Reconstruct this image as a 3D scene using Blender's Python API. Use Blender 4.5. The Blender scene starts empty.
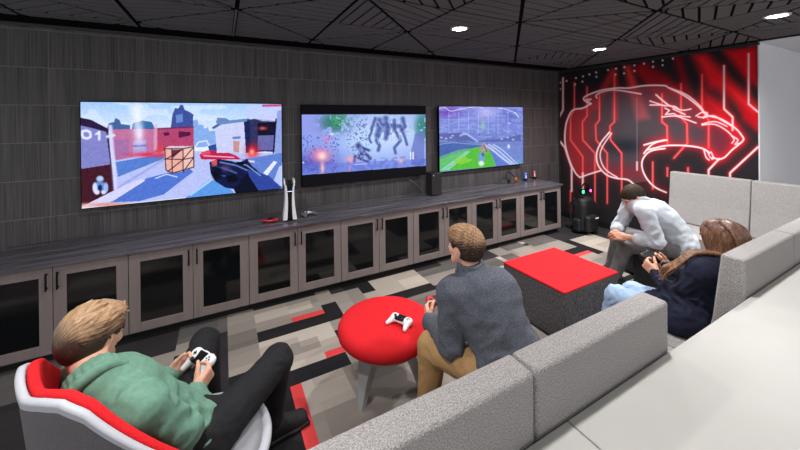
import bpy, bmesh, math, random
import numpy as np
from mathutils import Vector, Matrix
random.seed(7); RNG = np.random.default_rng(7)
SC = bpy.context.scene; COL = SC.collection
PI = math.pi
H = 1.78                                    # eye height of the camera above the carpet
F, YAW, PITCH, ROLL, CY = 332.525, 0.490, 0.002, -0.010, 118.93
def cam_axes():
    fw = np.array([math.sin(YAW)*math.cos(PITCH), math.cos(YAW)*math.cos(PITCH), -math.sin(PITCH)])
    r0 = np.array([math.cos(YAW), -math.sin(YAW), 0.]); u0 = np.cross(r0, fw)
    return r0*math.cos(ROLL)+u0*math.sin(ROLL), -r0*math.sin(ROLL)+u0*math.cos(ROLL), fw
CR, CU, CF = cam_axes(); EYE = np.array([0, 0, H])
def onplane(px, py, ax, v):                 # a photo point carried onto a plane of the room
    d = CF*F + CR*(px-400) - CU*(py-CY)
    return EYE + d*((v-EYE[ax])/d[ax])
def atd(px, py, depth):                     # a photo point at a given distance in front of the eye
    return EYE + (CF*F + CR*(px-400) - CU*(py-CY))*(depth/F)

# ---------------------------------------------------------------- materials
MATS = {}
def lin(c):
    return tuple((x/255/12.92 if x/255 <= .04045 else ((x/255+.055)/1.055)**2.4) for x in c)
def mat(name, rgb, rough=.6, metal=0, rgb2=None, scale=40, bump=0, bscale=None, stretch=(1, 1, 1), spec=.5, contrast=.5, coat=0, emis=None, estr=0, detail=2, trans=0, sheen=0):
    if name in MATS: return MATS[name]
    m = bpy.data.materials.new(name); m.use_nodes = True; MATS[name] = m
    nt = m.node_tree; N = nt.nodes; L = nt.links; b = N['Principled BSDF']
    b.inputs['Base Color'].default_value = (*lin(rgb), 1); b.inputs['Roughness'].default_value = rough
    b.inputs['Metallic'].default_value = metal; b.inputs['Specular IOR Level'].default_value = spec
    b.inputs['Coat Weight'].default_value = coat; b.inputs['Transmission Weight'].default_value = trans
    b.inputs['Sheen Weight'].default_value = sheen
    if emis: b.inputs['Emission Color'].default_value = (*lin(emis), 1); b.inputs['Emission Strength'].default_value = estr
    if rgb2 or bump:
        tc = N.new('ShaderNodeTexCoord'); mp = N.new('ShaderNodeMapping'); mp.inputs['Scale'].default_value = stretch
        L.new(tc.outputs['Object'], mp.inputs[0])
    if rgb2:
        n = N.new('ShaderNodeTexNoise'); n.inputs['Scale'].default_value = scale; n.inputs['Detail'].default_value = detail
        L.new(mp.outputs[0], n.inputs['Vector'])
        r = N.new('ShaderNodeValToRGB'); r.color_ramp.elements[0].position = .5-contrast/2; r.color_ramp.elements[1].position = .5+contrast/2
        r.color_ramp.elements[0].color = (*lin(rgb), 1); r.color_ramp.elements[1].color = (*lin(rgb2), 1)
        L.new(n.outputs['Fac'], r.inputs[0]); L.new(r.outputs[0], b.inputs['Base Color'])
    if bump:
        n2 = N.new('ShaderNodeTexNoise'); n2.inputs['Scale'].default_value = bscale or scale; n2.inputs['Detail'].default_value = 2
        L.new(mp.outputs[0], n2.inputs['Vector'])
        bp = N.new('ShaderNodeBump'); bp.inputs['Strength'].default_value = bump; bp.inputs['Distance'].default_value = .01
        L.new(n2.outputs['Fac'], bp.inputs['Height']); L.new(bp.outputs[0], b.inputs['Normal'])
    return m
def vmat(name, rough=.8, emis=0, attr='Col', bump=0, bscale=200, spec=.3):       # colour read from the mesh's own colour attribute (printed or shown pictures, carpet planks)
    m = bpy.data.materials.new(name); m.use_nodes = True; nt = m.node_tree; N = nt.nodes; L = nt.links; b = N['Principled BSDF']
    a = N.new('ShaderNodeAttribute'); a.attribute_name = attr
    b.inputs['Roughness'].default_value = rough; b.inputs['Specular IOR Level'].default_value = spec
    if emis:
        b.inputs['Base Color'].default_value = (.01, .01, .012, 1)
        L.new(a.outputs['Color'], b.inputs['Emission Color']); b.inputs['Emission Strength'].default_value = emis
    else: L.new(a.outputs['Color'], b.inputs['Base Color'])
    if bump:
        tc = N.new('ShaderNodeTexCoord'); n = N.new('ShaderNodeTexNoise'); n.inputs['Scale'].default_value = bscale
        L.new(tc.outputs['Object'], n.inputs['Vector'])
        mx = N.new('ShaderNodeMix'); mx.data_type = 'RGBA'; mx.blend_type = 'MULTIPLY'; mx.inputs['Factor'].default_value = .55
        r = N.new('ShaderNodeValToRGB'); r.color_ramp.elements[0].position = .3; r.color_ramp.elements[1].position = .7
        r.color_ramp.elements[0].color = (.45, .45, .45, 1)
        L.new(n.outputs['Fac'], r.inputs[0]); L.new(a.outputs['Color'], mx.inputs[6]); L.new(r.outputs[0], mx.inputs[7]); L.new(mx.outputs[2], b.inputs['Base Color'])
        bp = N.new('ShaderNodeBump'); bp.inputs['Strength'].default_value = bump; bp.inputs['Distance'].default_value = .004
        L.new(n.outputs['Fac'], bp.inputs['Height']); L.new(bp.outputs[0], b.inputs['Normal'])
    MATS[name] = m; return m

# ---------------------------------------------------------------- objects
def tag(o, label=None, cat=None, group=None, kind=None):
    if label: o['label'] = label
    if cat: o['category'] = cat
    if group: o['group'] = group
    if kind: o['kind'] = kind
    return o
def empty(name, loc, label=None, cat=None, group=None, rz=0):
    o = bpy.data.objects.new(name, None); COL.objects.link(o); o.location = loc; o.rotation_euler = (0, 0, rz); o.empty_display_size = .05
    return tag(o, label, cat, group)
def finish(name, me, m, parent=None, smooth=False, mats=None):
    o = bpy.data.objects.new(name, me); COL.objects.link(o)
    for q in (mats or [m]): me.materials.append(q)
    if smooth: me.polygons.foreach_set('use_smooth', [True]*len(me.polygons))
    if parent is not None: o.parent = parent
    return o
class MB:                                    # collects shapes, builds ONE mesh object
    def __init__(s): s.bm = bmesh.new()
    def box(s, lo, hi, bev=0, seg=2, rot=None, pivot=None, smooth=False):
        lo = Vector(lo); hi = Vector(hi); c = (lo+hi)/2; d = hi-lo
        r = bmesh.ops.create_cube(s.bm, size=1, matrix=Matrix.Translation(c) @ Matrix.Diagonal((*d, 1)))
        vs = r['verts']
        if rot is not None: bmesh.ops.transform(s.bm, matrix=Matrix.Translation(pivot or c) @ rot.to_4x4() @ Matrix.Translation(-Vector(pivot or c)), verts=vs)
        if bev:
            es = list({e for v in vs for e in v.link_edges})
            rr = bmesh.ops.bevel(s.bm, geom=es, offset=bev, segments=seg, affect='EDGES', profile=.5)
            for f in rr['faces']: f.smooth = True
        return s
    def prism(s, pts, a, b, axis='x', bev=0, seg=3):   # polygon pts (2-D) extruded along axis from a to b
        def v3(p, t): return {'x': (t, p[0], p[1]), 'y': (p[0], t, p[1]), 'z': (p[0], p[1], t)}[axis]
        va = [s.bm.verts.new(v3(p, a)) for p in pts]; vb = [s.bm.verts.new(v3(p, b)) for p in pts]
        fs = [s.bm.faces.new(va), s.bm.faces.new(vb[::-1])]; n = len(pts)
        for i in range(n): fs.append(s.bm.faces.new((va[(i+1) % n], va[i], vb[i], vb[(i+1) % n])))
        bmesh.ops.recalc_face_normals(s.bm, faces=fs)
        if bev:
            es = list({e for v in va+vb for e in v.link_edges})
            rr = bmesh.ops.bevel(s.bm, geom=es, offset=bev, segments=seg, affect='EDGES', profile=.5)
            for f in rr['faces']: f.smooth = True
        return s
    def cyl(s, p0, p1, r0, r1=None, n=24, caps=True):
        r1 = r0 if r1 is None else r1; p0 = Vector(p0); p1 = Vector(p1); d = p1-p0
        M = Matrix.Translation((p0+p1)/2) @ d.to_track_quat('Z', 'Y').to_matrix().to_4x4()
        r = bmesh.ops.create_cone(s.bm, cap_ends=caps, segments=n, radius1=r0, radius2=max(r1, 1e-5), depth=d.length, matrix=M)
        for f in {f for v in r['verts'] for f in v.link_faces}:
            if len(f.verts) == 4: f.smooth = True
        return s
    def tube(s, pts, r, n=8):
        pts = [Vector(p) for p in pts]; rs = r if isinstance(r, (list, tuple)) else [r]*len(pts); rings = []
        up = Vector((0, 0, 1))
        for i, p in enumerate(pts):
            d = (pts[min(i+1, len(pts)-1)]-pts[max(i-1, 0)]).normalized()
            a = d.cross(up if abs(d.dot(up)) < .95 else Vector((1, 0, 0))).normalized(); b = d.cross(a)
            rings.append([s.bm.verts.new(p+(a*math.cos(2*PI*k/n)+b*math.sin(2*PI*k/n))*rs[i]) for k in range(n)])
        for A, B in zip(rings, rings[1:]):
            for k in range(n):
                f = s.bm.faces.new((A[k], A[(k+1) % n], B[(k+1) % n], B[k])); f.smooth = True
        s.bm.faces.new(rings[0]); s.bm.faces.new(rings[-1][::-1]); return s
    def lathe(s, prof, c=(0, 0, 0), n=48):   # prof: list of (r, z)
        rings = []
        for r, z in prof:
            if r < 1e-5: rings.append([s.bm.verts.new((c[0], c[1], c[2]+z))])
            else: rings.append([s.bm.verts.new((c[0]+r*math.cos(2*PI*k/n), c[1]+r*math.sin(2*PI*k/n), c[2]+z)) for k in range(n)])
        for A, B in zip(rings, rings[1:]):
            for k in range(n):
                q = [A[k % len(A)], A[(k+1) % len(A)], B[(k+1) % len(B)], B[k % len(B)]]; u = []
                for v in q:
                    if v not in u: u.append(v)
                if len(u) > 2: f = s.bm.faces.new(u); f.smooth = True
        return s
    def ell(s, c, r, rot=None, n=16):
        M = Matrix.Translation(c) @ (rot.to_4x4() if rot else Matrix()) @ Matrix.Diagonal((*r, 1))
        q = bmesh.ops.create_uvsphere(s.bm, u_segments=n, v_segments=max(6, n*2//3), radius=1, matrix=M)
        for f in {f for v in q['verts'] for f in v.link_faces}: f.smooth = True
        return s
    def face(s, pts, smooth=False):
        f = s.bm.faces.new([s.bm.verts.new(p) for p in pts]); f.smooth = smooth; return s
    def build(s, name, m, parent=None, mats=None):
        bmesh.ops.recalc_face_normals(s.bm, faces=s.bm.faces)
        if parent is not None and not any(abs(v) > 1e-9 for v in parent.rotation_euler): bmesh.ops.translate(s.bm, vec=-world_loc(parent), verts=s.bm.verts)
        me = bpy.data.meshes.new(name); s.bm.to_mesh(me); s.bm.free(); return finish(name, me, m, parent, mats=mats)
def world_loc(o):
    v = Vector(o.location)
    while o.parent: o = o.parent; v += Vector(o.location)
    return v
def struct(name, mb, m):
    return tag(mb.build(name, m), kind='structure')
def copy_tree(o, parent=None):
    c = o.copy(); COL.objects.link(c); c.parent = parent
    for ch in [x for x in COL.objects if x.parent == o]: copy_tree(ch, c)
    return c

# ---------------------------------------------------------------- painted pictures (numpy rasters carried as colour attributes)
class Pic:
    def __init__(s, x0, x1, y0, y1, nx, ny, base=(0, 0, 0)):
        s.x = np.linspace(x0, x1, nx); s.y = np.linspace(y0, y1, ny); s.X, s.Y = np.meshgrid(s.x, s.y); s.c = np.zeros((ny, nx, 3)); s.c[:] = base
    def mix(s, m, col):
        m = np.clip(m, 0, 1)[..., None]; s.c = s.c*(1-m)+np.array(col)*m
    def add(s, m, col): s.c = s.c + m[..., None]*np.array(col)
    def dist(s, pts):
        D = np.full(s.X.shape, 1e9)
        for (ax, ay), (bx, by) in zip(pts, pts[1:]):
            dx, dy = bx-ax, by-ay; t = np.clip(((s.X-ax)*dx+(s.Y-ay)*dy)/(dx*dx+dy*dy+1e-12), 0, 1)
            D = np.minimum(D, np.hypot(s.X-ax-t*dx, s.Y-ay-t*dy))
        return D
    def poly(s, pts):
        ins = np.zeros(s.X.shape, bool); n = len(pts)
        for i in range(n):
            (x1, y1), (x2, y2) = pts[i], pts[(i+1) % n]
            if y1 == y2: continue
            ins ^= ((y1 > s.Y) != (y2 > s.Y)) & (s.X < (x2-x1)*(s.Y-y1)/(y2-y1)+x1)
        return ins
    def fill(s, pts, col, a=1., soft=0):
        m = s.poly(pts).astype(float)*a
        s.mix(m, col)
    def line(s, pts, w, col, soft=.5, a=1.):
        s.mix(a*np.clip((w/2-s.dist(pts))/(w*soft)+.5, 0, 1), col)
    def blob(s, x, y, rx, ry, col, a=1., p=1.):
        s.mix(a*np.exp(-(((s.X-x)/rx)**2+((s.Y-y)/ry)**2)**p), col)
def vnoise(x, y, seed=0):
    def h(i, j): v = np.sin(i*127.1+j*311.7+seed*74.7)*43758.5453; return v-np.floor(v)
    i, j = np.floor(x), np.floor(y); u, v = x-i, y-j; u = u*u*(3-2*u); v = v*v*(3-2*v)
    return (h(i, j)*(1-u)+h(i+1, j)*u)*(1-v)+(h(i, j+1)*(1-u)+h(i+1, j+1)*u)*v
def spline(pts, n=8):
    P = [np.array(p, float) for p in pts]; out = []
    for i in range(len(P)-1):
        a, b, c, d = P[max(i-1, 0)], P[i], P[i+1], P[min(i+2, len(P)-1)]
        for t in np.linspace(0, 1, n, endpoint=False):
            out.append(.5*((2*b)+(c-a)*t+(2*a-5*b+4*c-d)*t*t+(3*b-a-3*c+d)*t**3))
    return out+[P[-1]]
def pic_mesh(name, pic, place, m, parent=None, gamma=True):
    ny, nx = pic.X.shape; P = place(pic.X.ravel(), pic.Y.ravel())
    off = np.array(world_loc(parent)) if parent is not None else np.zeros(3)
    me = bpy.data.meshes.new(name); me.vertices.add(nx*ny); me.vertices.foreach_set('co', (P-off).astype(np.float32).ravel())
    i, j = np.meshgrid(np.arange(ny-1), np.arange(nx-1), indexing='ij'); q = np.stack([i*nx+j, i*nx+j+1, (i+1)*nx+j+1, (i+1)*nx+j], -1).reshape(-1, 4)
    set_faces(me, q)
    c = np.clip(pic.c, 0, 255)/255; c = np.where(c <= .04045, c/12.92, ((c+.055)/1.055)**2.4)
    a = me.color_attributes.new('Col', 'FLOAT_COLOR', 'POINT'); a.data.foreach_set('color', np.concatenate([c.reshape(-1, 3), np.ones((nx*ny, 1))], 1).astype(np.float32).ravel())
    return finish(name, me, m, parent)
def set_faces(me, q, smooth=False):
    n, k = q.shape; me.loops.add(n*k); me.loops.foreach_set('vertex_index', q.ravel().astype(np.int32))
    me.polygons.add(n); me.polygons.foreach_set('loop_start', np.arange(0, n*k, k, dtype=np.int32))
    me.update(calc_edges=True); me.validate()
    if smooth: me.polygons.foreach_set('use_smooth', np.ones(len(me.polygons), bool))
# ================================================================ soft shapes: signed distances on a grid, meshed as one surface
class Sdf:
    def __init__(s): s.p = []; s.mods = []
    def cone(s, a, b, ra, rb=None, k=.02): s.p.append(('cone', np.array(a, float), np.array(b, float), ra, ra if rb is None else rb, k)); return s
    def ell(s, c, r, R=None, k=.02): s.p.append(('ell', np.array(c, float), np.array(r, float), np.eye(3) if R is None else np.array(R), None, k)); return s
    def rbox(s, c, h, rad, R=None, k=.02): s.p.append(('rbox', np.array(c, float), np.array(h, float), np.eye(3) if R is None else np.array(R), rad, k)); return s
    def chain(s, pts, rs, k=.02):
        for i in range(len(pts)-1): s.cone(pts[i], pts[i+1], rs[i], rs[i+1], k)
        return s
    def cut_half(s, c, n): s.p.append(('half', np.array(c, float), np.array(n, float), None, None, 0)); return s
    def sub_ell(s, c, r, R=None, k=.01): s.p.append(('sube', np.array(c, float), np.array(r, float), np.eye(3) if R is None else np.array(R), None, k)); return s
    def sub_cone(s, a, b, ra, rb, k=.01): s.p.append(('subc', np.array(a, float), np.array(b, float), ra, rb, k)); return s
    def mod(s, f): s.mods.append(f); return s
    def bounds(s):
        lo = np.full(3, 1e9); hi = -lo
        for e in s.p:
            if e[0] == 'cone':
                for c, r in ((e[1], e[3]), (e[2], e[4])): lo = np.minimum(lo, c-r); hi = np.maximum(hi, c+r)
            elif e[0] in ('ell', 'rbox'):
                x = np.abs(e[3]) @ e[2]; lo = np.minimum(lo, e[1]-x); hi = np.maximum(hi, e[1]+x)
        return lo, hi
    def grid(s, h, pad=.03):
        lo, hi = s.bounds(); lo = lo-pad; hi = hi+pad; n = np.ceil((hi-lo)/h).astype(int)+1
        ax = [(lo[i]+h*np.arange(n[i])).astype(np.float32) for i in range(3)]
        V = np.full(n, .05, np.float32)
        for e in s.p:
            t = e[0]; k = e[5]; m = .03+k
            if t in ('cone', 'subc'):
                c0 = np.minimum(e[1]-e[3], e[2]-e[4])-m; c1 = np.maximum(e[1]+e[3], e[2]+e[4])+m
            elif t in ('ell', 'rbox', 'sube'):
                x = np.abs(e[3]) @ e[2]; c0 = e[1]-x-m; c1 = e[1]+x+m
            else: c0, c1 = lo, hi
            i0 = np.clip(np.floor((c0-lo)/h).astype(int), 0, n); i1 = np.clip(np.ceil((c1-lo)/h).astype(int)+1, 0, n)
            if (i1 <= i0).any(): continue
            sl = tuple(slice(i0[i], i1[i]) for i in range(3))
            X = ax[0][sl[0]][:, None, None]; Y = ax[1][sl[1]][None, :, None]; Z = ax[2][sl[2]][None, None, :]
            if t in ('cone', 'subc'):
                a, b = e[1], e[2]; d = b-a; L = d @ d+1e-12
                u = np.clip(((X-a[0])*d[0]+(Y-a[1])*d[1]+(Z-a[2])*d[2])/L, 0, 1)
                D = np.sqrt((X-a[0]-u*d[0])**2+(Y-a[1]-u*d[1])**2+(Z-a[2]-u*d[2])**2)-(e[3]+(e[4]-e[3])*u)
            elif t in ('ell', 'sube', 'rbox'):
                R = e[3].T; P = [R[i, 0]*(X-e[1][0])+R[i, 1]*(Y-e[1][1])+R[i, 2]*(Z-e[1][2]) for i in range(3)]
                if t == 'rbox':
                    q = [np.abs(P[i])-(e[2][i]-e[4]) for i in range(3)]
                    D = np.sqrt(np.maximum(q[0], 0)**2+np.maximum(q[1], 0)**2+np.maximum(q[2], 0)**2)+np.minimum(np.maximum(np.maximum(q[0], q[1]), q[2]), 0)-e[4]
                else:
                    r = e[2]; k0 = np.sqrt((P[0]/r[0])**2+(P[1]/r[1])**2+(P[2]/r[2])**2); k1 = np.sqrt((P[0]/r[0]**2)**2+(P[1]/r[1]**2)**2+(P[2]/r[2]**2)**2)+1e-9
                    D = k0*(k0-1)/k1
            else:
                D = -((X-e[1][0])*e[2][0]+(Y-e[1][1])*e[2][1]+(Z-e[1][2])*e[2][2])
            W = V[sl]
            if t in ('half', 'sube', 'subc'):
                D = -D if t != 'half' else -D
                if t == 'half': V[sl] = np.maximum(W, D)
                else:
                    hh = np.maximum(k-np.abs(W-D), 0)/max(k, 1e-9); V[sl] = np.maximum(W, D)+hh*hh*k*.25
            else:
                if k > 0: hh = np.maximum(k-np.abs(W-D), 0)/k; V[sl] = np.minimum(W, D)-hh*hh*k*.25
                else: V[sl] = np.minimum(W, D)
        if s.mods:
            I = np.argwhere(np.abs(V) < .028); P = lo+I*h; v = V[I[:, 0], I[:, 1], I[:, 2]].astype(float)
            for f in s.mods: v = f(P, v)
            V[I[:, 0], I[:, 1], I[:, 2]] = v
        return lo, V
def nets(lo, V, h):
    n = np.array(V.shape); ins = V < 0
    s = np.zeros(n-1, np.int8)
    cs = [(i, j, k) for i in (0, 1) for j in (0, 1) for k in (0, 1)]
    for c in cs: s += ins[c[0]:n[0]-1+c[0], c[1]:n[1]-1+c[1], c[2]:n[2]-1+c[2]]
    A = np.argwhere((s > 0) & (s < 8)); idx = np.full(n-1, -1, np.int64); idx[A[:, 0], A[:, 1], A[:, 2]] = np.arange(len(A))
    v = {c: V[A[:, 0]+c[0], A[:, 1]+c[1], A[:, 2]+c[2]].astype(float) for c in cs}
    acc = np.zeros((len(A), 3)); cnt = np.zeros(len(A))
    for a in cs:
        for ax in range(3):
            if a[ax] == 0:
                b = list(a); b[ax] = 1; b = tuple(b); va, vb = v[a], v[b]; m = (va < 0) != (vb < 0); t = np.where(m, va/np.where(m, va-vb, 1), 0)
                p = np.array(a, float)[None].repeat(len(A), 0); p[:, ax] += t; acc[m] += p[m]; cnt[m] += 1
    P = lo+(A+acc/cnt[:, None])*h; Q = []
    for ax in range(3):
        sl0 = [slice(1, -1)]*3; sl1 = [slice(1, -1)]*3; sl0[ax] = slice(0, -1); sl1[ax] = slice(1, None)
        a, b = ins[tuple(sl0)], ins[tuple(sl1)]
        for flip, M in ((0, a & ~b), (1, ~a & b)):
            E = np.argwhere(M); off = np.ones(3, int); off[ax] = 0; E = E+off
            u, w = [(1, 2), (2, 0), (0, 1)][ax]; du = np.zeros(3, int); du[u] = 1; dw = np.zeros(3, int); dw[w] = 1
            q = [idx[tuple((E-x).T)] for x in (du+dw, dw, 0*du, du)]
            q = np.stack(q if not flip else q[::-1], 1); Q.append(q[(q >= 0).all(1)])
    return P, np.concatenate(Q)
def surf(name, g, h, m, parent=None, local=False, keep=None, mats=None, midx=None, relax=1, colour=None):
    lo, V = g.grid(h); P, Q = nets(lo, V, h)
    for _ in range(relax):                  # light smoothing
        acc = np.zeros_like(P); c = np.zeros(len(P))
        for a, b in ((0, 1), (1, 2), (2, 3), (3, 0)):
            np.add.at(acc, Q[:, a], P[Q[:, b]]); np.add.at(acc, Q[:, b], P[Q[:, a]]); np.add.at(c, Q[:, a], 1); np.add.at(c, Q[:, b], 1)
        P = P*.5+.5*acc/np.maximum(c, 1)[:, None]
    if keep is not None:
        cen = P[Q].mean(1); Q = Q[keep(cen)]; used = np.unique(Q); mp = np.full(len(P), -1); mp[used] = np.arange(len(used)); P = P[used]; Q = mp[Q]
    W = P
    off = np.array(world_loc(parent)) if (parent is not None and not local) else np.zeros(3)
    me = bpy.data.meshes.new(name); me.vertices.add(len(P)); me.vertices.foreach_set('co', (P-off).astype(np.float32).ravel()); set_faces(me, Q, True)
    if colour is not None:
        c = np.clip(colour(W), 0, 255)/255; c = np.where(c <= .04045, c/12.92, ((c+.055)/1.055)**2.4)
        a = me.color_attributes.new('Col', 'FLOAT_COLOR', 'POINT'); a.data.foreach_set('color', np.concatenate([c, np.ones((len(c), 1))], 1).astype(np.float32).ravel())
    o = finish(name, me, m, parent, mats=mats)
    if midx is not None: me.polygons.foreach_set('material_index', midx(W[Q].mean(1)).astype(np.int32)); me.update()
    return o
# ================================================================ camera
cd = bpy.data.cameras.new('camera'); cam = bpy.data.objects.new('camera', cd); COL.objects.link(cam); SC.camera = cam
cam.matrix_world = Matrix(((CR[0], CU[0], -CF[0], 0), (CR[1], CU[1], -CF[1], 0), (CR[2], CU[2], -CF[2], H), (0, 0, 0, 1)))
cd.sensor_width = 36; cd.lens = F/800*36; cd.shift_y = -(225-CY)/800; cd.clip_start = .05
# ================================================================ room
WY, MX, CZ = 3.95, 5.35, 2.60
# carpet: planks on a 7.2 cm grid
def carpet():
    u = .575/8; x0, y0 = .235, 2.876
    ix0, ix1 = -52, 92; iy0, iy1 = -75, 16
    T = {'L': (184, 173, 162), 'l': (152, 143, 135), 'g': (104, 99, 97), 'd': (54, 51, 53), 'b': (38, 37, 39), 'r': (226, 74, 74), 'm': (122, 114, 109), 'R': (196, 108, 102)}
    nx, ny = ix1-ix0, iy1-iy0; c = np.zeros((ny, nx, 3))
    def put(xa, xb, ya, yb, k):
        a = int(round((xa-x0)/u))-ix0; b = int(round((xb-x0)/u))-ix0; e = int(round((ya-y0)/u))-iy0; f = int(round((yb-y0)/u))-iy0
        c[max(e, 0):f, max(a, 0):b] = T[k]
    rnd = random.Random(5)
    for col in range(-8, 12):                                   # columns one plank long
        y = -75
        while y < 16:
            h = rnd.choice([2, 2, 3, 4, 4, 6]); k = rnd.choice('LllLgmdgmlLb')
            a = col*8-ix0; c[max(y-iy0, 0):y-iy0+h, max(a, 0):max(a+8, 0)] = T[k]; y += h
    X = lambda n: x0+.575*n
    # planks read off the photograph
    put(X(0), X(1), 3.02, 3.38, 'l'); put(X(0)+.29, X(1), 3.02, 3.09, 'r'); put(X(0), X(1)-.07, 3.16, 3.3, 'L')
    put(X(0), X(1), 2.876, 3.02, 'b'); put(X(1), X(1)+.144, 2.876, 3.16, 'b'); put(X(1), X(1)+.144, 3.16, 3.4, 'l')
    put(X(0), X(1), 2.445, 2.876, 'L'); put(X(0)+.43, X(1), 2.445, 2.52, 'r'); put(X(0)+.22, X(0)+.43, 2.59, 2.73, 'l')
    put(X(0), X(1), 2.30, 2.445, 'b'); put(X(0)+.14, X(1), 1.3, 2.30, 'l'); put(X(0)+.14, X(0)+.25, 1.3, 2.30, 'r'); put(X(0)+.25, X(1)-.1, 2.0, 2.30, 'L')
    put(X(0), X(0)+.14, 1.2, 2.30, 'b'); put(X(-1)+.36, X(0), 2.6, 3.4, 'l'); put(X(-1)+.36, X(0), 2.9, 3.1, 'm')
    put(X(-1), X(-1)+.36, 3.16, 3.45, 'g'); put(X(-1), X(-1)+.36, 2.3, 3.16, 'd'); put(X(-1)-.03, X(-1)+.22, 3.02, 3.16, 'l'); put(X(-1)+.36, X(0), 1.7, 2.6, 'b')
    put(X(-2), X(-1), 3.09, 3.45, 'd'); put(X(-2), X(-1), 2.88, 3.09, 'l'); put(X(-2), X(-1), 2.3, 2.88, 'g'); put(X(-3), X(-2), 2.3, 3.0, 'd'); put(X(-3), X(-2), 3.0, 3.45, 'g'); put(X(-4), X(-3), 2.3, 3.45, 'd')
    put(X(1)+.144, X(2)-.144, 3.16, 3.45, 'd'); put(X(1)+.144, X(2), 2.876, 3.16, 'L'); put(X(1)+.29, X(2), 3.16, 3.45, 'b'); put(X(1)+.144, X(1)+.4, 2.95, 3.3, 'l')
    put(X(2)-.144, X(2), 3.16, 3.45, 'b')
    put(X(2), X(3), 3.02, 3.38, 'L'); put(X(2), X(3), 2.9, 3.02, 'b'); put(X(2), X(3), 2.3, 2.9, 'm'); put(X(2), X(2)+.22, 2.0, 2.6, 'b')
    put(X(3), X(4), 3.16, 3.45, 'g'); put(X(3), X(4)-.2, 3.3, 3.45, 'd'); put(X(3), X(4), 2.96, 3.16, 'l'); put(X(3), X(4)+.1, 2.88, 2.96, 'b'); put(X(3), X(4), 2.3, 2.88, 'm')
    put(X(4), X(5), 3.16, 3.45, 'd'); put(X(4)+.2, X(5)-.1, 2.95, 3.16, 'g'); put(X(4), X(5), 2.6, 2.9, 'b'); put(X(4), X(5), 2.3, 2.6, 'l')
    put(X(5), X(5)+.22, 3.16, 3.38, 'l'); put(X(5)+.2, X(6)+.1, 3.02, 3.2, 'l'); put(X(5)+.2, X(6), 3.2, 3.45, 'g'); put(X(5), X(6), 2.3, 3.02, 'm')
    put(X(6), X(7)+.03, 2.9, 3.16, 'l'); put(X(6)+.1, X(7)+.1, 3.16, 3.38, 'g'); put(X(6), X(7), 2.76, 2.9, 'b'); put(X(6)+.18, X(7)+.03, 2.66, 2.76, 'r'); put(X(6)+.18, X(7)+.03, 2.1, 2.68, 'l')
    put(X(6), X(6)+.18, 2.3, 2.76, 'm'); put(X(7)+.03, X(7)+.15, 2.6, 3.16, 'b'); put(X(7)+.15, X(8)+.1, 2.6, 3.12, 'L'); put(X(7)+.15, X(8), 2.1, 2.6, 'l'); put(X(7)+.03, X(8), 3.12, 3.6, 'd')
    put(X(7)+.3, X(8), 2.4, 2.5, 'r'); put(X(8)+.1, X(9)+.2, 2.3, 3.95, 'd')
    # small tone shift for every 14 cm block so that single planks read
    for j in range(0, ny, 2):
        for i in range(0, nx, 4):
            c[j:j+2, i:i+4] *= 1+rnd.uniform(-.07, .07)
    xs = x0+u*np.arange(ix0, ix1+1); ys = y0+u*np.arange(iy0, iy1+1); ys[-1] = WY; xs = np.clip(xs, -3.5, 7.0); xs[-1] = 7.0
    Xg, Yg = np.meshgrid(xs, ys); me = bpy.data.meshes.new('floor'); P = np.stack([Xg, Yg, 0*Xg], -1).reshape(-1, 3)
    me.vertices.add(len(P)); me.vertices.foreach_set('co', P.astype(np.float32).ravel()); w = nx+1
    i, j = np.meshgrid(np.arange(ny), np.arange(nx), indexing='ij'); q = np.stack([i*w+j, i*w+j+1, (i+1)*w+j+1, (i+1)*w+j], -1).reshape(-1, 4)
    n = len(q); me.loops.add(n*4); me.loops.foreach_set('vertex_index', q.ravel().astype(np.int32)); me.polygons.add(n); me.polygons.foreach_set('loop_start', np.arange(0, n*4, 4, dtype=np.int32)); me.update(calc_edges=True)
    cc = c.reshape(-1, 3)/255; cc = np.where(cc <= .04045, cc/12.92, ((cc+.055)/1.055)**2.4); cc = np.repeat(cc, 4, 0)
    a = me.color_attributes.new('Col', 'FLOAT_COLOR', 'CORNER'); a.data.foreach_set('color', np.concatenate([cc, np.ones((len(cc), 1))], 1).astype(np.float32).ravel())
    tag(finish('floor', me, vmat('carpet', .95, 0, bump=.5, bscale=260, spec=.1)), kind='structure')
carpet()

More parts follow.
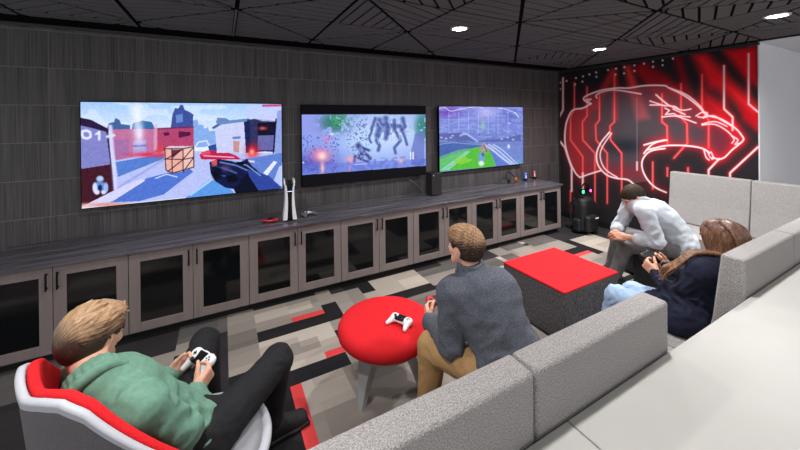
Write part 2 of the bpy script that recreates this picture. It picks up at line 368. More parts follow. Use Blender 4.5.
def wall_material():                        # stacked dark tiles with fine upright ribs
    m = bpy.data.materials.new('ribbed_wall_tile'); m.use_nodes = True; nt = m.node_tree; N = nt.nodes; L = nt.links; b = N['Principled BSDF']
    tc = N.new('ShaderNodeTexCoord'); sp = N.new('ShaderNodeSeparateXYZ'); L.new(tc.outputs['Object'], sp.inputs[0])
    def math_(op, a, b_=None, c=None):
        n = N.new('ShaderNodeMath'); n.operation = op
        for k, v in enumerate((a, b_, c)):
            if v is None: continue
            if isinstance(v, (int, float)): n.inputs[k].default_value = v
            else: L.new(v, n.inputs[k])
        return n.outputs[0]
    row = math_('FLOOR', math_('DIVIDE', sp.outputs[2], .32)); u = math_('ADD', sp.outputs[0], math_('MULTIPLY', row, 3.37))
    col = math_('FLOOR', math_('DIVIDE', sp.outputs[0], .66))
    def noise(scale, a, bb, rough=.5):
        cb = N.new('ShaderNodeCombineXYZ'); L.new(a, cb.inputs[0]); L.new(bb, cb.inputs[1])
        n = N.new('ShaderNodeTexNoise'); n.inputs['Scale'].default_value = scale; n.inputs['Detail'].default_value = 3; L.new(cb.outputs[0], n.inputs['Vector']); return n.outputs['Fac']
    rib = noise(1, math_('MULTIPLY', u, 120), math_('MULTIPLY', sp.outputs[2], 1.5)); broad = noise(1, math_('MULTIPLY', u, 9), row); blot = noise(3, sp.outputs[0], sp.outputs[2])
    v = math_('ADD', math_('MULTIPLY', rib, .6), math_('MULTIPLY', broad, .4))
    r = N.new('ShaderNodeValToRGB'); e = r.color_ramp.elements; e[0].position = .33; e[1].position = .68; e[0].color = (*lin((38, 37, 38)), 1); e[1].color = (*lin((98, 94, 96)), 1)
    L.new(v, r.inputs[0])
    fz = math_('FRACT', math_('DIVIDE', sp.outputs[2], .32)); joint = math_('LESS_THAN', fz, .018)
    fx = math_('FRACT', math_('DIVIDE', sp.outputs[0], .66)); jx = math_('LESS_THAN', fx, .006)
    j = math_('MAXIMUM', joint, jx)
    mx = N.new('ShaderNodeMix'); mx.data_type = 'RGBA'; L.new(j, mx.inputs[0]); L.new(r.outputs[0], mx.inputs[6]); mx.inputs[7].default_value = (*lin((112, 108, 108)), 1)
    L.new(mx.outputs[2], b.inputs['Base Color']); b.inputs['Roughness'].default_value = .55
    bp = N.new('ShaderNodeBump'); bp.inputs['Strength'].default_value = .35; bp.inputs['Distance'].default_value = .004; L.new(rib, bp.inputs['Height']); L.new(bp.outputs[0], b.inputs['Normal'])
    return m
struct('wall_left', MB().box((-3.5, WY, 0), (MX+.1, WY+.1, 2.85)), wall_material())
struct('wall_far', MB().box((MX, 1.50, 0), (MX+.1, WY, 2.85)), mat('dark_paint', (38, 36, 38), .8))
white = mat('white_wall_paint', (230, 230, 234), .75, rgb2=(225, 226, 231), scale=3)
struct('wall_right', MB().box((MX, 1.402, 0), (7.0, 1.50, 2.60)), white)
struct('wall_end', MB().box((7.0, -2.5, 0), (7.1, 1.51, 2.85)), white)
def open_bay_wall(name, a, b, axis, at):        # unseen side of the room: low wall, header, openings added to let world light in
    mb = MB()
    def bx(u0, u1, z0, z1, t=.05):
        lo, hi = ((u0, at-t, z0), (u1, at+t, z1)) if axis == 'x' else ((at-t, u0, z0), (at+t, u1, z1)); mb.box(lo, hi)
    bx(a, b, 0, .55); bx(a, b, 2.5, 2.85); n = max(2, round((b-a)/1.5))
    for k in range(n+1): u = a+(b-a)*k/n; bx(max(a, u-.04), min(b, u+.04), .55, 2.5, .04)
    struct(name, mb, white)
open_bay_wall('wall_back', -3.5, 7.0, 'x', -2.55); open_bay_wall('wall_side', -2.5, WY, 'y', -3.55)
struct('trim_1', MB().box((-3.5, WY-.035, 2.585), (MX, WY, 2.625), .004), mat('dark_rail', (62, 61, 64), .35, .3))
struct('trim_2', MB().box((MX-.02, 1.40, 2.568), (MX+.02, WY-.04, 2.60)), mat('dark_edge', (34, 33, 35), .6))
struct('trim_3', MB().box((-.655, 2.77, CZ-.008), (-.64, 3.6, CZ)).box((.09, 2.75, CZ-.008), (.105, 3.6, CZ)), mat('grey_ceiling_bar', (92, 91, 94), .6))
struct('baseboard_left', MB().box((4.6, WY-.012, 0), (MX, WY, .1), .003), mat('black_vinyl', (24, 24, 26), .5))
struct('baseboard_far', MB().box((MX-.012, 2.2, 0), (MX, WY-.012, .1), .003), MATS['black_vinyl'])

def ceiling():
    board = mat('charcoal_felt_board', (97, 96, 97), .9, rgb2=(80, 80, 81), scale=90, bump=.2)
    base = MB(); base.box((-3.5, -2.5, CZ+.008), (MX+.02, WY, CZ+.12)); struct('ceiling', base, mat('black_ceiling', (10, 10, 10), .95, spec=.05))
    mb = MB(); rnd = random.Random(11); C = .7295; t = .012
    def clip(poly, a, b, c):                # keep a*x+b*y<=c
        out = []
        for i in range(len(poly)):
            p, q = poly[i], poly[(i+1) % len(poly)]; fp = a*p[0]+b*p[1]-c; fq = a*q[0]+b*q[1]-c
            if fp <= 0: out.append(p)
            if fp*fq < 0: s = fp/(fp-fq); out.append((p[0]+(q[0]-p[0])*s, p[1]+(q[1]-p[1])*s))
        return out
    def inset(tri, g):
        out = tri; n = len(tri); ar = sum(tri[i][0]*tri[(i+1) % n][1]-tri[(i+1) % n][0]*tri[i][1] for i in range(n)); sg = 1 if ar > 0 else -1
        for i in range(n):
            p, q = tri[i], tri[(i+1) % n]; dx, dy = q[0]-p[0], q[1]-p[1]; l = math.hypot(dx, dy); nx, ny = sg*dy/l, -sg*dx/l
            out = clip(out, nx, ny, nx*p[0]+ny*p[1]-g)
        return out
    for i in range(-4, 7):
        for j in range(-6, 3):
            x0 = .1+C*i; y0 = 2.055+.705*j; x1 = x0+C; y1 = y0+.705
            A, B, D, E = (x0, y0), (x1, y0), (x1, y1), (x0, y1)
            tris = [(A, B, E), (B, D, E)] if (i+j) % 2 == 0 else [(A, B, D), (A, D, E)]
            if j == 1: pass
            for k, tr in enumerate(tris):
                tr = inset(list(tr), .015)
                ang = math.radians(rnd.choice([0, 90, 0, 136, 44, 20, 160])); nx, ny = -math.sin(ang), math.cos(ang); w = .098
                s = [nx*p[0]+ny*p[1] for p in tr]; v = math.floor(min(s)/w)*w
                while v < max(s):
                    q = clip(clip(tr, nx, ny, v+w-.018), -nx, -ny, -v)
                    q = clip(clip(clip(q, 0, 1, 3.62) if q else q, 1, 0, MX-.03) if q else q, -1, 0, 3.45) if q else q
                    if len(q) > 2:
                        ar = abs(sum(q[a][0]*q[(a+1) % len(q)][1]-q[(a+1) % len(q)][0]*q[a][1] for a in range(len(q))))/2
                        if ar > 1e-4: mb.prism(q, CZ+.0, CZ+.009, 'z')
                    v += w
    struct('ceiling_boards', mb, board)
    struct('ceiling_right', MB().box((MX+.02, -2.5, CZ+.0), (7.1, 1.51, CZ+.1)), mat('white_ceiling', (222, 222, 224), .8))
ceiling()

# ================================================================ down lights
dl = None
LP = [(1.93, 2.44), (4.07, 2.44), (4.07, .96), (1.93, .96), (-.22, 2.44), (-.22, .96), (-2.3, .96), (1.93, -.9), (4.07, -.9), (-.22, -.9)]
lab = ['round recessed downlight above the middle of the console wall', 'small round recessed downlight nearest the red mural', 'round recessed downlight at the right edge of the dark ceiling']
for k, (x, y) in enumerate(LP):
    r = empty('ceiling_light', (x, y, CZ), lab[k] if k < 3 else 'round recessed downlight in the dark ceiling outside the photograph', 'ceiling light', 'recessed downlights')
    MB().lathe([(.062, .002), (.062, -.006), (.078, -.006), (.082, 0), (.082, .004)], (x, y, CZ)).build('trim_ring', mat('white_light_ring', (225, 225, 225), .4), r)
    MB().lathe([(0, -.004), (.061, -.004), (.061, .001), (0, .001)], (x, y, CZ)).build('diffuser', mat('light_lens', (255, 250, 244), .4, emis=(255, 250, 244), estr=14), r)
    ld = bpy.data.lights.new('lamp', 'SPOT'); ld.energy = (62, 175, 110, 70, 42, 60, 40, 32, 32, 32)[k]; ld.spot_size = math.radians(158); ld.spot_blend = 1; ld.shadow_soft_size = .06; ld.color = (1, .985, .97)
    lo = bpy.data.objects.new('lamp', ld); COL.objects.link(lo); lo.parent = r; lo.location = (0, 0, -.02)
w = bpy.data.worlds.new('world'); SC.world = w; w.use_nodes = True; w.node_tree.nodes['Background'].inputs[0].default_value = (.95, .97, 1, 1); w.node_tree.nodes['Background'].inputs[1].default_value = .62
SC.view_settings.view_transform = 'Standard'; SC.view_settings.look = 'None'; SC.view_settings.gamma = 1; SC.view_settings.use_curve_mapping = False; SC.view_settings.exposure = 1.02
# ================================================================ cabinet wall
FY = 3.35                                   # plane of the cabinet doors
frame_m = mat('taupe_cabinet_laminate', (134, 122, 120), .5, rgb2=(118, 107, 106), scale=30, stretch=(1, 1, .08), contrast=.9)
glass_m = mat('dark_tinted_glass', (13, 15, 17), .08, spec=.6); black_metal = mat('black_metal', (22, 22, 24), .4, .6)
worktop_m = mat('dark_wood_worktop', (48, 46, 51), .26, rgb2=(112, 108, 115), scale=30, stretch=(.06, 1, 1), contrast=.45, detail=5, bump=.1)
def cabinet(x0, label):
    W = .873; r = empty('media_cabinet', (x0+W/2, FY+.25, 0), label, 'cabinet', 'media cabinets under the screens')
    MB().box((x0, FY+.02, .07), (x0+W, WY-.03, .722)).build('body', mat('cabinet_body', (104, 95, 94), .6), r)
    MB().box((x0, FY+.07, 0), (x0+W, WY-.03, .07)).build('plinth', mat('black_plinth', (20, 20, 21), .6), r)
    for k in (0, 1):
        a = x0+.002+k*W/2; b = a+W/2-.004; z0, z1 = .083, .718; s = .072
        d = MB()
        d.box((a, FY, z0), (a+s, FY+.019, z1), .0015).box((b-s, FY, z0), (b, FY+.019, z1), .0015).box((a+s, FY, z0), (b-s, FY+.019, z0+s), .0015).box((a+s, FY, z1-s), (b-s, FY+.019, z1), .0015)
        d = d.build('door', frame_m, r)
        MB().box((a+s-.004, FY+.008, z0+s-.004), (b-s+.004, FY+.013, z1-s+.004)).build('glass_panel', glass_m, d)
        hx = b-.028 if k == 0 else a+.028
        MB().box((hx-.006, FY-.028, z1-.165), (hx+.006, FY-.018, z1-.035), .003).box((hx-.004, FY-.02, z1-.155), (hx+.004, FY+.001, z1-.145)).box((hx-.004, FY-.02, z1-.055), (hx+.004, FY+.001, z1-.045)).build('handle', black_metal, d)
XE = 4.575
names = ['taupe two-door glass cabinet at the far right end by the mural', 'taupe two-door glass cabinet second from the mural end', 'taupe two-door glass cabinet under the green sports screen',
         'taupe two-door glass cabinet under the black tower', 'taupe two-door glass cabinet under the middle screen beside the white console', 'taupe two-door glass cabinet below the right half of the large left screen',
         'taupe two-door glass cabinet at the left edge behind the boy in green']
n_cab = 7
for k in range(n_cab):
    lb = ['taupe two-door glass cabinet at the far end, nearest the red mural', 'taupe two-door glass cabinet second from the mural end of the run', 'taupe two-door glass cabinet third from the mural end, behind the grey-jacketed man',
          'taupe two-door glass cabinet behind the red round ottoman, below the middle screen', 'taupe two-door glass cabinet below the red controller and white console', 'taupe two-door glass cabinet directly behind the hair of the person in green',
          'taupe two-door glass cabinet left of the whole run, mostly outside the photo'][k]
    cabinet(XE-.8745*(k+1), lb)
tag(MB().box((XE-.8745*n_cab-.02, FY-.025, .724), (XE+.02, WY-.002, .75), .003).build('worktop', worktop_m), 'long dark wood worktop running over the row of taupe cabinets', 'worktop')

# ================================================================ sofas
tweed = mat('light_grey_tweed', (182, 178, 176), .95, rgb2=(116, 111, 111), scale=270, contrast=.45, bump=.6, bscale=240, spec=.1)
tweed_seam = mat('grey_seam', (120, 117, 117), .9)
tweed_dark = mat('charcoal_sofa_base', (60, 60, 63), .95, rgb2=(44, 44, 47), scale=200, bump=.3)
def sofa_proto(back=True):                  # local: x along, y from the outer back face (0) to the front (.72)
    W = .744; r = empty('sofa_section', (0, 0, 0), cat='sofa', group='grey modular sofa sections')
    if back:
        h = W/2
        MB().prism([(.0, .455), (.0, 1.06), (.094, 1.06), (.13, .72), (.175, .455)], -h, h, 'x', .013, 3).build('backrest', tweed, r)
        MB().tube([(-h+.014, .004, 1.048), (h-.014, .004, 1.048)], .0026, 6).build('piping', tweed_seam, r)
    MB().box((-W/2, 0, .16), (W/2, .66, .45), .014, 3).build('seat_base', tweed, r)
    MB().box((-W/2+.005, .02, .045), (W/2-.005, .645, .16), .004).build('lower_base', tweed_dark, r)
    for sx in (-1, 1):
        for y in (.08, .58): MB().cyl((sx*(W/2-.07), y, 0), (sx*(W/2-.07), y, .05), .02).build('foot', black_metal, r)
    return r
SP = sofa_proto(); SN = sofa_proto(False)
BY = .65
def place(src, x, y, rz, label, first):
    o = src if first else copy_tree(src)
    o.location = (x, y, 0); o.rotation_euler = (0, 0, rz); o['label'] = label
SX = [-.727+.75*k for k in range(9)]
place(SP, .398, BY, 0, 'light grey tweed sofa back section at the bottom centre, left of the seam', True)
place(SP, 1.148, BY, 0, 'light grey tweed sofa back section right of the seam, ending at the gap', False)
place(SN, 1.898, BY, 0, 'backless grey tweed sofa seat section in the gap under the long-haired woman', True)
place(SP, 2.65, BY, 0, 'light grey tweed sofa back section behind the long-haired woman, textured end showing', False)
place(SP, 3.40, BY, 0, 'light grey tweed sofa back section at the right edge above the white counter', False)
place(SP, 5.182, 1.778, PI/2, 'light grey tweed sofa section against the mural, beside the man in the pale shirt', False)
place(SP, 5.182, 1.028, PI/2, 'light grey tweed sofa section in the far corner in front of the white wall', False)

# ================================================================ high tables behind the sofas
ct = mat('off_white_laminate', (168, 166, 162), .45, rgb2=(163, 161, 157), scale=4)
def high_table(x0, x1, label):
    r = empty('high_table', ((x0+x1)/2, .1, 0), label, 'table', 'white high tables behind the sofas')
    MB().box((x0, -.55, .847), (x1, .640, .877), .002).build('tabletop', ct, r)
    for x in (x0+.08, x1-.08):
        for y in (-.47, .56): MB().box((x-.03, y-.03, 0), (x+.03, y+.03, .847), .003).build('leg', mat('grey_table_leg', (120, 120, 122), .4, .6), r)
high_table(-1.4, .893, 'off-white high tabletop left of the joint line at the bottom of the photo')
high_table(.897, 3.30, 'large off-white high tabletop filling the lower right corner')

# ================================================================ round ottoman
red_f = mat('red_wool', (226, 40, 46), .9, rgb2=(205, 30, 38), scale=240, contrast=.7, bump=.3, spec=.15)
shell_m = mat('grey_shell_plastic', (168, 170, 172), .5)
OX, OY = .95, 2.01
r = empty('round_ottoman', (OX, OY, 0), 'round red upholstered ottoman on a grey three-legged base', 'ottoman')
MB().lathe([(0, .452), (.2, .451), (.275, .445), (.305, .43), (.318, .405), (.316, .375), (.298, .35), (.26, .335), (0, .33)], (OX, OY, 0), 64).build('cushion', red_f, r)
MB().lathe([(0, .332), (.255, .332), (.262, .322), (.25, .305), (.15, .285), (0, .28)], (OX, OY, 0), 48).build('seat_pan', shell_m, r)
for k in range(3):
    a = math.radians(203+120*k); c, s = math.cos(a), math.sin(a)
    b = MB(); pts = []
    for (rad, z, w, t) in ((.13, .30, .062, .06), (.185, .2, .042, .034), (.21, .1, .029, .023), (.232, 0, .019, .016)):
        pts.append([(OX+rad*c+du*t*c-dv*w*s, OY+rad*s+du*t*s+dv*w*c, z) for du, dv in ((-1, -1), (1, -1), (1, 1), (-1, 1))])
    V = [[b.bm.verts.new(p) for p in q] for q in pts]
    for A, B in zip(V, V[1:]):
        for i in range(4): b.bm.faces.new((A[i], A[(i+1) % 4], B[(i+1) % 4], B[i]))
    b.bm.faces.new(V[0]); b.bm.faces.new(V[-1]); b.build('leg', shell_m, r)

# ================================================================ cube pouf
tweed_b = mat('charcoal_basket_weave', (112, 106, 108), .95, rgb2=(46, 44, 47), scale=190, contrast=.35, bump=.6, stretch=(1, 1, .25))
r = empty('cube_ottoman', (2.67, 1.985, 0), 'square charcoal tweed ottoman with a flat red top', 'ottoman')
MB().box((2.312, 1.668, .02), (3.03, 2.302, .408), .008).build('body', tweed_b, r)
MB().box((2.31, 1.666, .406), (3.032, 2.304, .424), .007).build('top_panel', red_f, r)
MB().box((2.34, 1.70, 0), (3.0, 2.27, .022)).build('glide_base', black_metal, r)

# ================================================================ armchair of the person in green
def armchair():
    d = np.array([.82, .57]); d /= np.linalg.norm(d); s = np.array([d[1], -d[0]]); C = np.array([-.19, 1.60])
    r = empty('tub_armchair', (C[0], C[1], 0), 'grey tub armchair with a red padded inner back at the lower left', 'armchair')
    def rim(ph):                            # ph<0: sitter's left
        return float(np.interp(abs(ph), (0, .22, .38, .55, .8, 1.1, 1.6, 2.1), (.965, .985, .99, .96, .86, .74, .54, .47)))
    def pt(ph, v, off):                     # v 0 base .. 1 rim
        z = .30+(rim(ph)-.30)*v; R = .30+.077*v**.8+off + .02*math.cos(ph)
        back = -math.cos(ph)*R; side = math.sin(ph)*R
        q = C+d*back+s*side; return (q[0], q[1], z)
    phs = np.linspace(-2.0, 2.0, 81); vs = np.linspace(0, 1, 17)
    def sheet(off0, off1, v0, v1, name, m, top=0, lim=1.72):
        mb = MB(); prof = []
        for v in np.linspace(v0, v1, 14): prof.append((v, off1))
        for k in range(1, 8):
            a = PI*k/8; prof.append((v1, (off0+off1)/2+(off1-off0)/2*math.cos(a), abs(off1-off0)/2*math.sin(a)))
        for v in np.linspace(v1, v0, 14): prof.append((v, off0))
        G = []
        for ph in np.linspace(-lim, lim, 81):
            row = []
            for e in prof:
                p = list(pt(ph, e[0], e[1])); p[2] += top+(e[2] if len(e) > 2 else 0); row.append(mb.bm.verts.new(p))
            G.append(row)
        for A, B in zip(G, G[1:]):
            for i in range(len(A)):
                f = mb.bm.faces.new((A[i], A[(i+1) % len(A)], B[(i+1) % len(A)], B[i])); f.smooth = True
        mb.bm.faces.new(G[0]); mb.bm.faces.new(G[-1][::-1]); return mb.build(name, m, r)
    grey = mat('mid_grey_felt', (112, 108, 112), .9, rgb2=(96, 93, 97), scale=200, bump=.2)
    lgrey = mat('pale_grey_edge', (186, 188, 196), .55)
    sheet(-.010, .008, 0, .97, 'outer_shell', grey)
    sheet(-.012, .0105, .975, 1.0, 'edge_band', lgrey)
    sheet(-.042, -.013, .12, .985, 'inner_cushion', red_f, top=.010, lim=1.35)
    b = MB(); n = 60; rings = []
    for (f, z) in ((.0, .425), (.75, .425), (.92, .418), (.985, .40), (1.0, .37), (.97, .33), (.85, .30), (0, .29)):
        ring = []
        for k in range(n):
            a = 2*PI*k/n; cx, cy = math.cos(a), math.sin(a); R = .292*f
            q = C+d*(cx*R*(1.12 if cx > 0 else .93)+.03)+s*(cy*R*1.0); ring.append(b.bm.verts.new((q[0], q[1], z)))
        rings.append(ring)
    for A, B in zip(rings, rings[1:]):
        for k in range(n): f = b.bm.faces.new((A[k], A[(k+1) % n], B[(k+1) % n], B[k])); f.smooth = True
    bmesh.ops.remove_doubles(b.bm, verts=b.bm.verts, dist=1e-5)
    b.build('seat_cushion', mat('grey_seat_leather', (140, 141, 146), .45), r)
    b = MB(); pts = []
    for k in range(41):
        a = -1.45+2.9*k/40; cx, cy = math.cos(a), math.sin(a); q = C+d*(cx*.305*1.12+.03)+s*(cy*.305); pts.append((q[0], q[1], .375))
    b.tube(pts, .022, 10).build('seat_rim', lgrey, r)
    MB().lathe([(0, .30), (.2, .30), (.22, .27), (.06, .22), (.03, .2), (.03, .03), (.05, .025), (.24, .015), (.26, .006), (.26, 0), (0, 0)], (C[0]+.02, C[1]+.02, 0)).build('swivel_base', black_metal, r)
armchair()

# ================================================================ on the worktop
WZ = .75
wplast = mat('white_plastic', (232, 233, 238), .35); bplast = mat('black_plastic', (13, 13, 15), .4, spec=.3)
def console():
    # upright white console with flaring side plates
    x, y = .605, 3.60; r = empty('game_console', (x, y, WZ), 'tall upright white and black game console on the dark worktop', 'game console')
    M = Matrix.Rotation(-.12, 3, 'Z')
    def plate(s):
        mb = MB(); G = []
        for z in np.linspace(0, 1, 20):
            zz = WZ+.018+z*.385; dx = .036+.030*(1-z)**2+.016*z**4
            row = []
            for yy in np.linspace(-1, 1, 9):
                row.append((s*(dx+.004*(1-yy*yy)), yy*(.125-.015*z), zz-(.03*(z > .9)*(yy < -0.4))))
            G.append(row)
        tk = lambda z: .013+.028*max(0, 1-(z-WZ)/.38)
        V = [[mb.bm.verts.new(Vector(M @ Vector(p))*1+Vector((x, y, 0))) for p in row] for row in G]
        W = [[mb.bm.verts.new(Vector(M @ Vector((p[0]-s*tk(p[2]), p[1], p[2])))+Vector((x, y, 0))) for p in row] for row in G]
        nr, nc = len(V), len(V[0])
        for A in (V, W):
            for i in range(nr-1):
                for j in range(nc-1): f = mb.bm.faces.new((A[i][j], A[i+1][j], A[i+1][j+1], A[i][j+1])); f.smooth = True
        for i in range(nr-1):
            for j in (0, nc-1): mb.bm.faces.new((V[i][j], V[i+1][j], W[i+1][j], W[i][j]))
        for j in range(nc-1):
            for i in (0, nr-1): mb.bm.faces.new((V[i][j], V[i][j+1], W[i][j+1], W[i][j]))
        mb.build('side_panel', wplast, r)
    plate(-1); plate(1)
    MB().box((x-.027, y-.108, WZ+.016), (x+.027, y+.11, WZ+.38), .008, rot=M).build('body', bplast, r)
    MB().box((x-.022, y-.110, WZ+.30), (x+.022, y-.108, WZ+.304), rot=M, pivot=(x, y, WZ)).build('light_strip', mat('console_light', (150, 170, 255), .4, emis=(150, 170, 255), estr=2), r)
    MB().lathe([(0, .0), (.055, .0), (.058, .006), (.05, .016), (0, .018)], (x, y, WZ)).build('stand', bplast, r)
console()
def game_pad(loc, rot, shell, face, label, name='game_controller', scale=1.):
    r = empty(name, loc, label, 'game controller', None)
    r.rotation_euler = rot.to_euler() if hasattr(rot, 'to_euler') else rot; r.scale = (scale,)*3
    # local x right, y away from the player, z up; 16 cm wide
    import itertools
    g = Sdf()
    g.ell((0, .012, 0), (.062, .034, .017), k=.0)
    for s in (-1, 1):
        g.cone((s*.050, .010, 0), (s*.066, -.050, -.010), .023, .0125, k=.022)
        g.ell((s*.052, .022, .0), (.026, .024, .018), k=.012)
    g.cut_half((0, 0, .0155), (0, 0, 1))
    surf('shell', g, .0022, shell, r, local=True)
    MB2 = MB(); MB2.prism([(-.030, .036), (.030, .036), (.024, -.006), (.030, -.022), (-.030, -.022), (-.024, -.006)], .0105, .0172, 'z', .002, 2); put_local(MB2, 'touch_panel', face, r)
    for s in (-1, 1):
        put_local(MB().cyl((s*.026, -.012, .012), (s*.026, -.012, .024), .005).cyl((s*.026, -.012, .022), (s*.026, -.012, .027), .0095), 'thumb_stick', mat('stick_rubber', (24, 24, 27), .6), r)
    put_local(MB().box((-.058, .012, .0155), (-.038, .018, .0185), .001).box((-.051, .005, .0155), (-.045, .025, .0185), .001), 'direction_pad', MATS['stick_rubber'], r)
    for dx, dy in ((.009, 0), (-.009, 0), (0, .009), (0, -.009)):
        put_local(MB().cyl((.050+dx, .016+dy, .014), (.050+dx, .016+dy, .0185), .0036, n=12), 'button', MATS['stick_rubber'], r)
    for s in (-1, 1):
        put_local(MB().box((s*.052-.014, .036, -.006), (s*.052+.014, .048, .008), .004), 'trigger', MATS['stick_rubber'], r)
    return r
def put_local(mb, name, m, parent):
    bmesh.ops.recalc_face_normals(mb.bm, faces=mb.bm.faces); me = bpy.data.meshes.new(name); mb.bm.to_mesh(me); mb.bm.free(); return finish(name, me, m, parent)
red_p = mat('red_gloss_plastic', (186, 30, 44), .3); blue_p = mat('blue_gloss_plastic', (30, 90, 210), .3)
game_pad((.415, 3.56, WZ+.0225), (0, 0, 2.9), red_p, bplast, 'red game controller lying left of the white console')
game_pad((.80, 3.60, WZ+.0225), (0, 0, .35), mat('silver_black_plastic', (92, 92, 98), .35), wplast, 'black and silver game controller lying right of the white console')
_a, _b = onplane(391, 320, 2, .472), onplane(411, 328, 2, .472); _c = (_a+_b)/2
game_pad((_c[0]+.012, _c[1]+.03, .452+.0225), (0, 0, math.atan2(_b[1]-_a[1], _b[0]-_a[0])), wplast, bplast, 'white and black game controller lying on the red round ottoman')
# black tower console under the screens
r = empty('tower_console', (2.50, 3.74, WZ), 'matte black upright tower console between the middle and right screens', 'game console')
MB().box((2.42, 3.66, WZ+.006), (2.575, 3.82, WZ+.30), .006).build('case', mat('matte_black_case', (36, 34, 37), .5), r)
g = MB()
for i in range(6):
    for j in range(6): g.cyl((2.442+i*.0222, 3.682+j*.0232, WZ+.299), (2.442+i*.0222, 3.682+j*.0232, WZ+.3015), .006, n=10)
g.build('vent', bplast, r); MB().lathe([(0, 0), (.05, 0), (.05, .007), (0, .007)], (2.4975, 3.74, WZ)).build('foot_ring', bplast, r)
MB().cyl((2.445, 3.6585, WZ+.27), (2.445, 3.6605, WZ+.27), .006, n=12).build('power_button', wplast, r)
# small upright controllers on a dock
def stick_controller(x, y, m, label):
    r = empty('handheld_controller', (x, y, WZ), label, 'game controller', 'small upright controllers by the right screen')
    MB().box((x-.034, y-.02, WZ), (x+.034, y+.02, WZ+.028), .006).build('dock', bplast, r)
    MB().box((x-.028, y-.014, WZ+.026), (x+.028, y+.014, WZ+.135), .012, 4).build('grip', m, r)
    MB().box((x-.012, y-.0155, WZ+.04), (x+.012, y-.0135, WZ+.12), .0005).build('label_strip', wplast, r)
    MB().cyl((x, y-.014, WZ+.10), (x, y-.024, WZ+.10), .008, n=14).build('thumb_stick', MATS['stick_rubber'], r)
stick_controller(4.315, 3.80, blue_p, 'small bright blue upright controller on the worktop below the right screen')
stick_controller(4.60-.03, 3.84, red_p, 'small red upright controller at the far end of the worktop')
r = empty('wired_headset', (4.08, 3.82, WZ), 'black wired headset with an orange cup leaning below the right screen', 'headset')
MB().tube(spline([(3.93, 3.80, WZ+.03), (3.93, 3.84, WZ+.12), (3.99, 3.86, WZ+.16), (4.07, 3.86, WZ+.12), (4.12, 3.84, WZ+.06)], 6), .007).build('headband', bplast, r)
MB().ell((3.94, 3.79, WZ+.031), (.028, .018, .03)).build('ear_cup', bplast, r); MB().ell((4.14, 3.83, WZ+.034), (.03, .018, .033)).build('ear_cup', mat('orange_plastic', (190, 90, 40), .4), r)
MB().tube(spline([(4.14, 3.80, WZ+.005), (4.0, 3.72, WZ+.005), (3.88, 3.74, WZ+.005), (3.78, 3.80, WZ+.005), (3.74, 3.9, WZ+.005)], 6), .0035).build('cable', bplast, r)
# cables under the middle screen
tag(MB().tube(spline([(2.03, 3.935, 1.14), (2.08, 3.92, 1.06), (2.17, 3.93, 1.01), (2.22, 3.93, 1.07), (2.14, 3.935, 1.10), (2.10, 3.935, 1.0), (2.24, 3.92, .94), (2.36, 3.9, .84), (2.42, 3.86, WZ+.006)], 6), .004).build('cable', mat('grey_cable', (110, 108, 112), .5)), 'thin grey cable hanging below the right end of the middle screen', 'cable')

# ================================================================ backpack and headphones by the mural
def backpack():
    x, y = 4.93, 3.20; bk = mat('black_nylon', (15, 15, 17), .6, rgb2=(24, 24, 27), scale=200, bump=.3)
    r = empty('backpack', (x, y, 0), 'black backpack standing on the carpet between cabinet and mural', 'backpack')
    g = Sdf(); g.rbox((x, y, .25), (.17, .11, .24), .07); g.ell((x-.02, y-.02, .49), (.14, .09, .06), k=.04); surf('pack_body', g, .008, bk, r)
    g = Sdf(); g.rbox((x-.05, y-.13, .17), (.12, .05, .12), .04); surf('front_pocket', g, .007, bk, r)
    g = Sdf(); g.rbox((x-.19, y-.0, .13), (.035, .06, .1), .03); surf('side_pocket', g, .007, bk, r)
    MB().tube(spline([(x-.04, y, .53), (x-.03, y, .575), (x+.04, y, .575), (x+.05, y, .53)], 6), .009).build('grab_handle', bk, r)
    for s in (-1, 1): MB().tube(spline([(x+.09*s, y+.1, .5), (x+.11*s, y+.16, .4), (x+.12*s, y+.15, .2), (x+.12*s, y+.1, .08)], 6), .014).build('shoulder_strap', bk, r)
    MB().box((x-.02, y-.19, .24), (x+.05, y-.178, .26), .003).build('tag', mat('white_tag', (225, 225, 220), .6), r)
    hx, hy, hz = x-.04, y-.03, .590
    r = empty('headphones', (hx, hy, hz), 'black headphones glowing green and pink on top of the backpack', 'headphones')
    MB().tube(spline([(hx-.085, hy, hz+.045), (hx-.08, hy, hz+.11), (hx, hy, hz+.16), (hx+.08, hy, hz+.11), (hx+.085, hy, hz+.045)], 8), .012).build('headband', bplast, r)
    for s, col, nm in ((-1, (40, 255, 130), 'green'), (1, (255, 60, 150), 'pink')):
        MB().cyl((hx+s*.07, hy, hz+.05), (hx+s*.105, hy, hz+.05), .043, .036).build('ear_cup', bplast, r)
        MB().lathe([(.03, -.004), (.036, -.004), (.036, .002), (.03, .002)], (0, 0, 0), 24)
        b = MB(); b.cyl((hx+s*.088, hy-.030, hz+.05), (hx+s*.088, hy-.040, hz+.05), .02, n=16); b.build(nm+'_light', mat(nm+'_led', col, .4, emis=col, estr=5), r)
backpack()
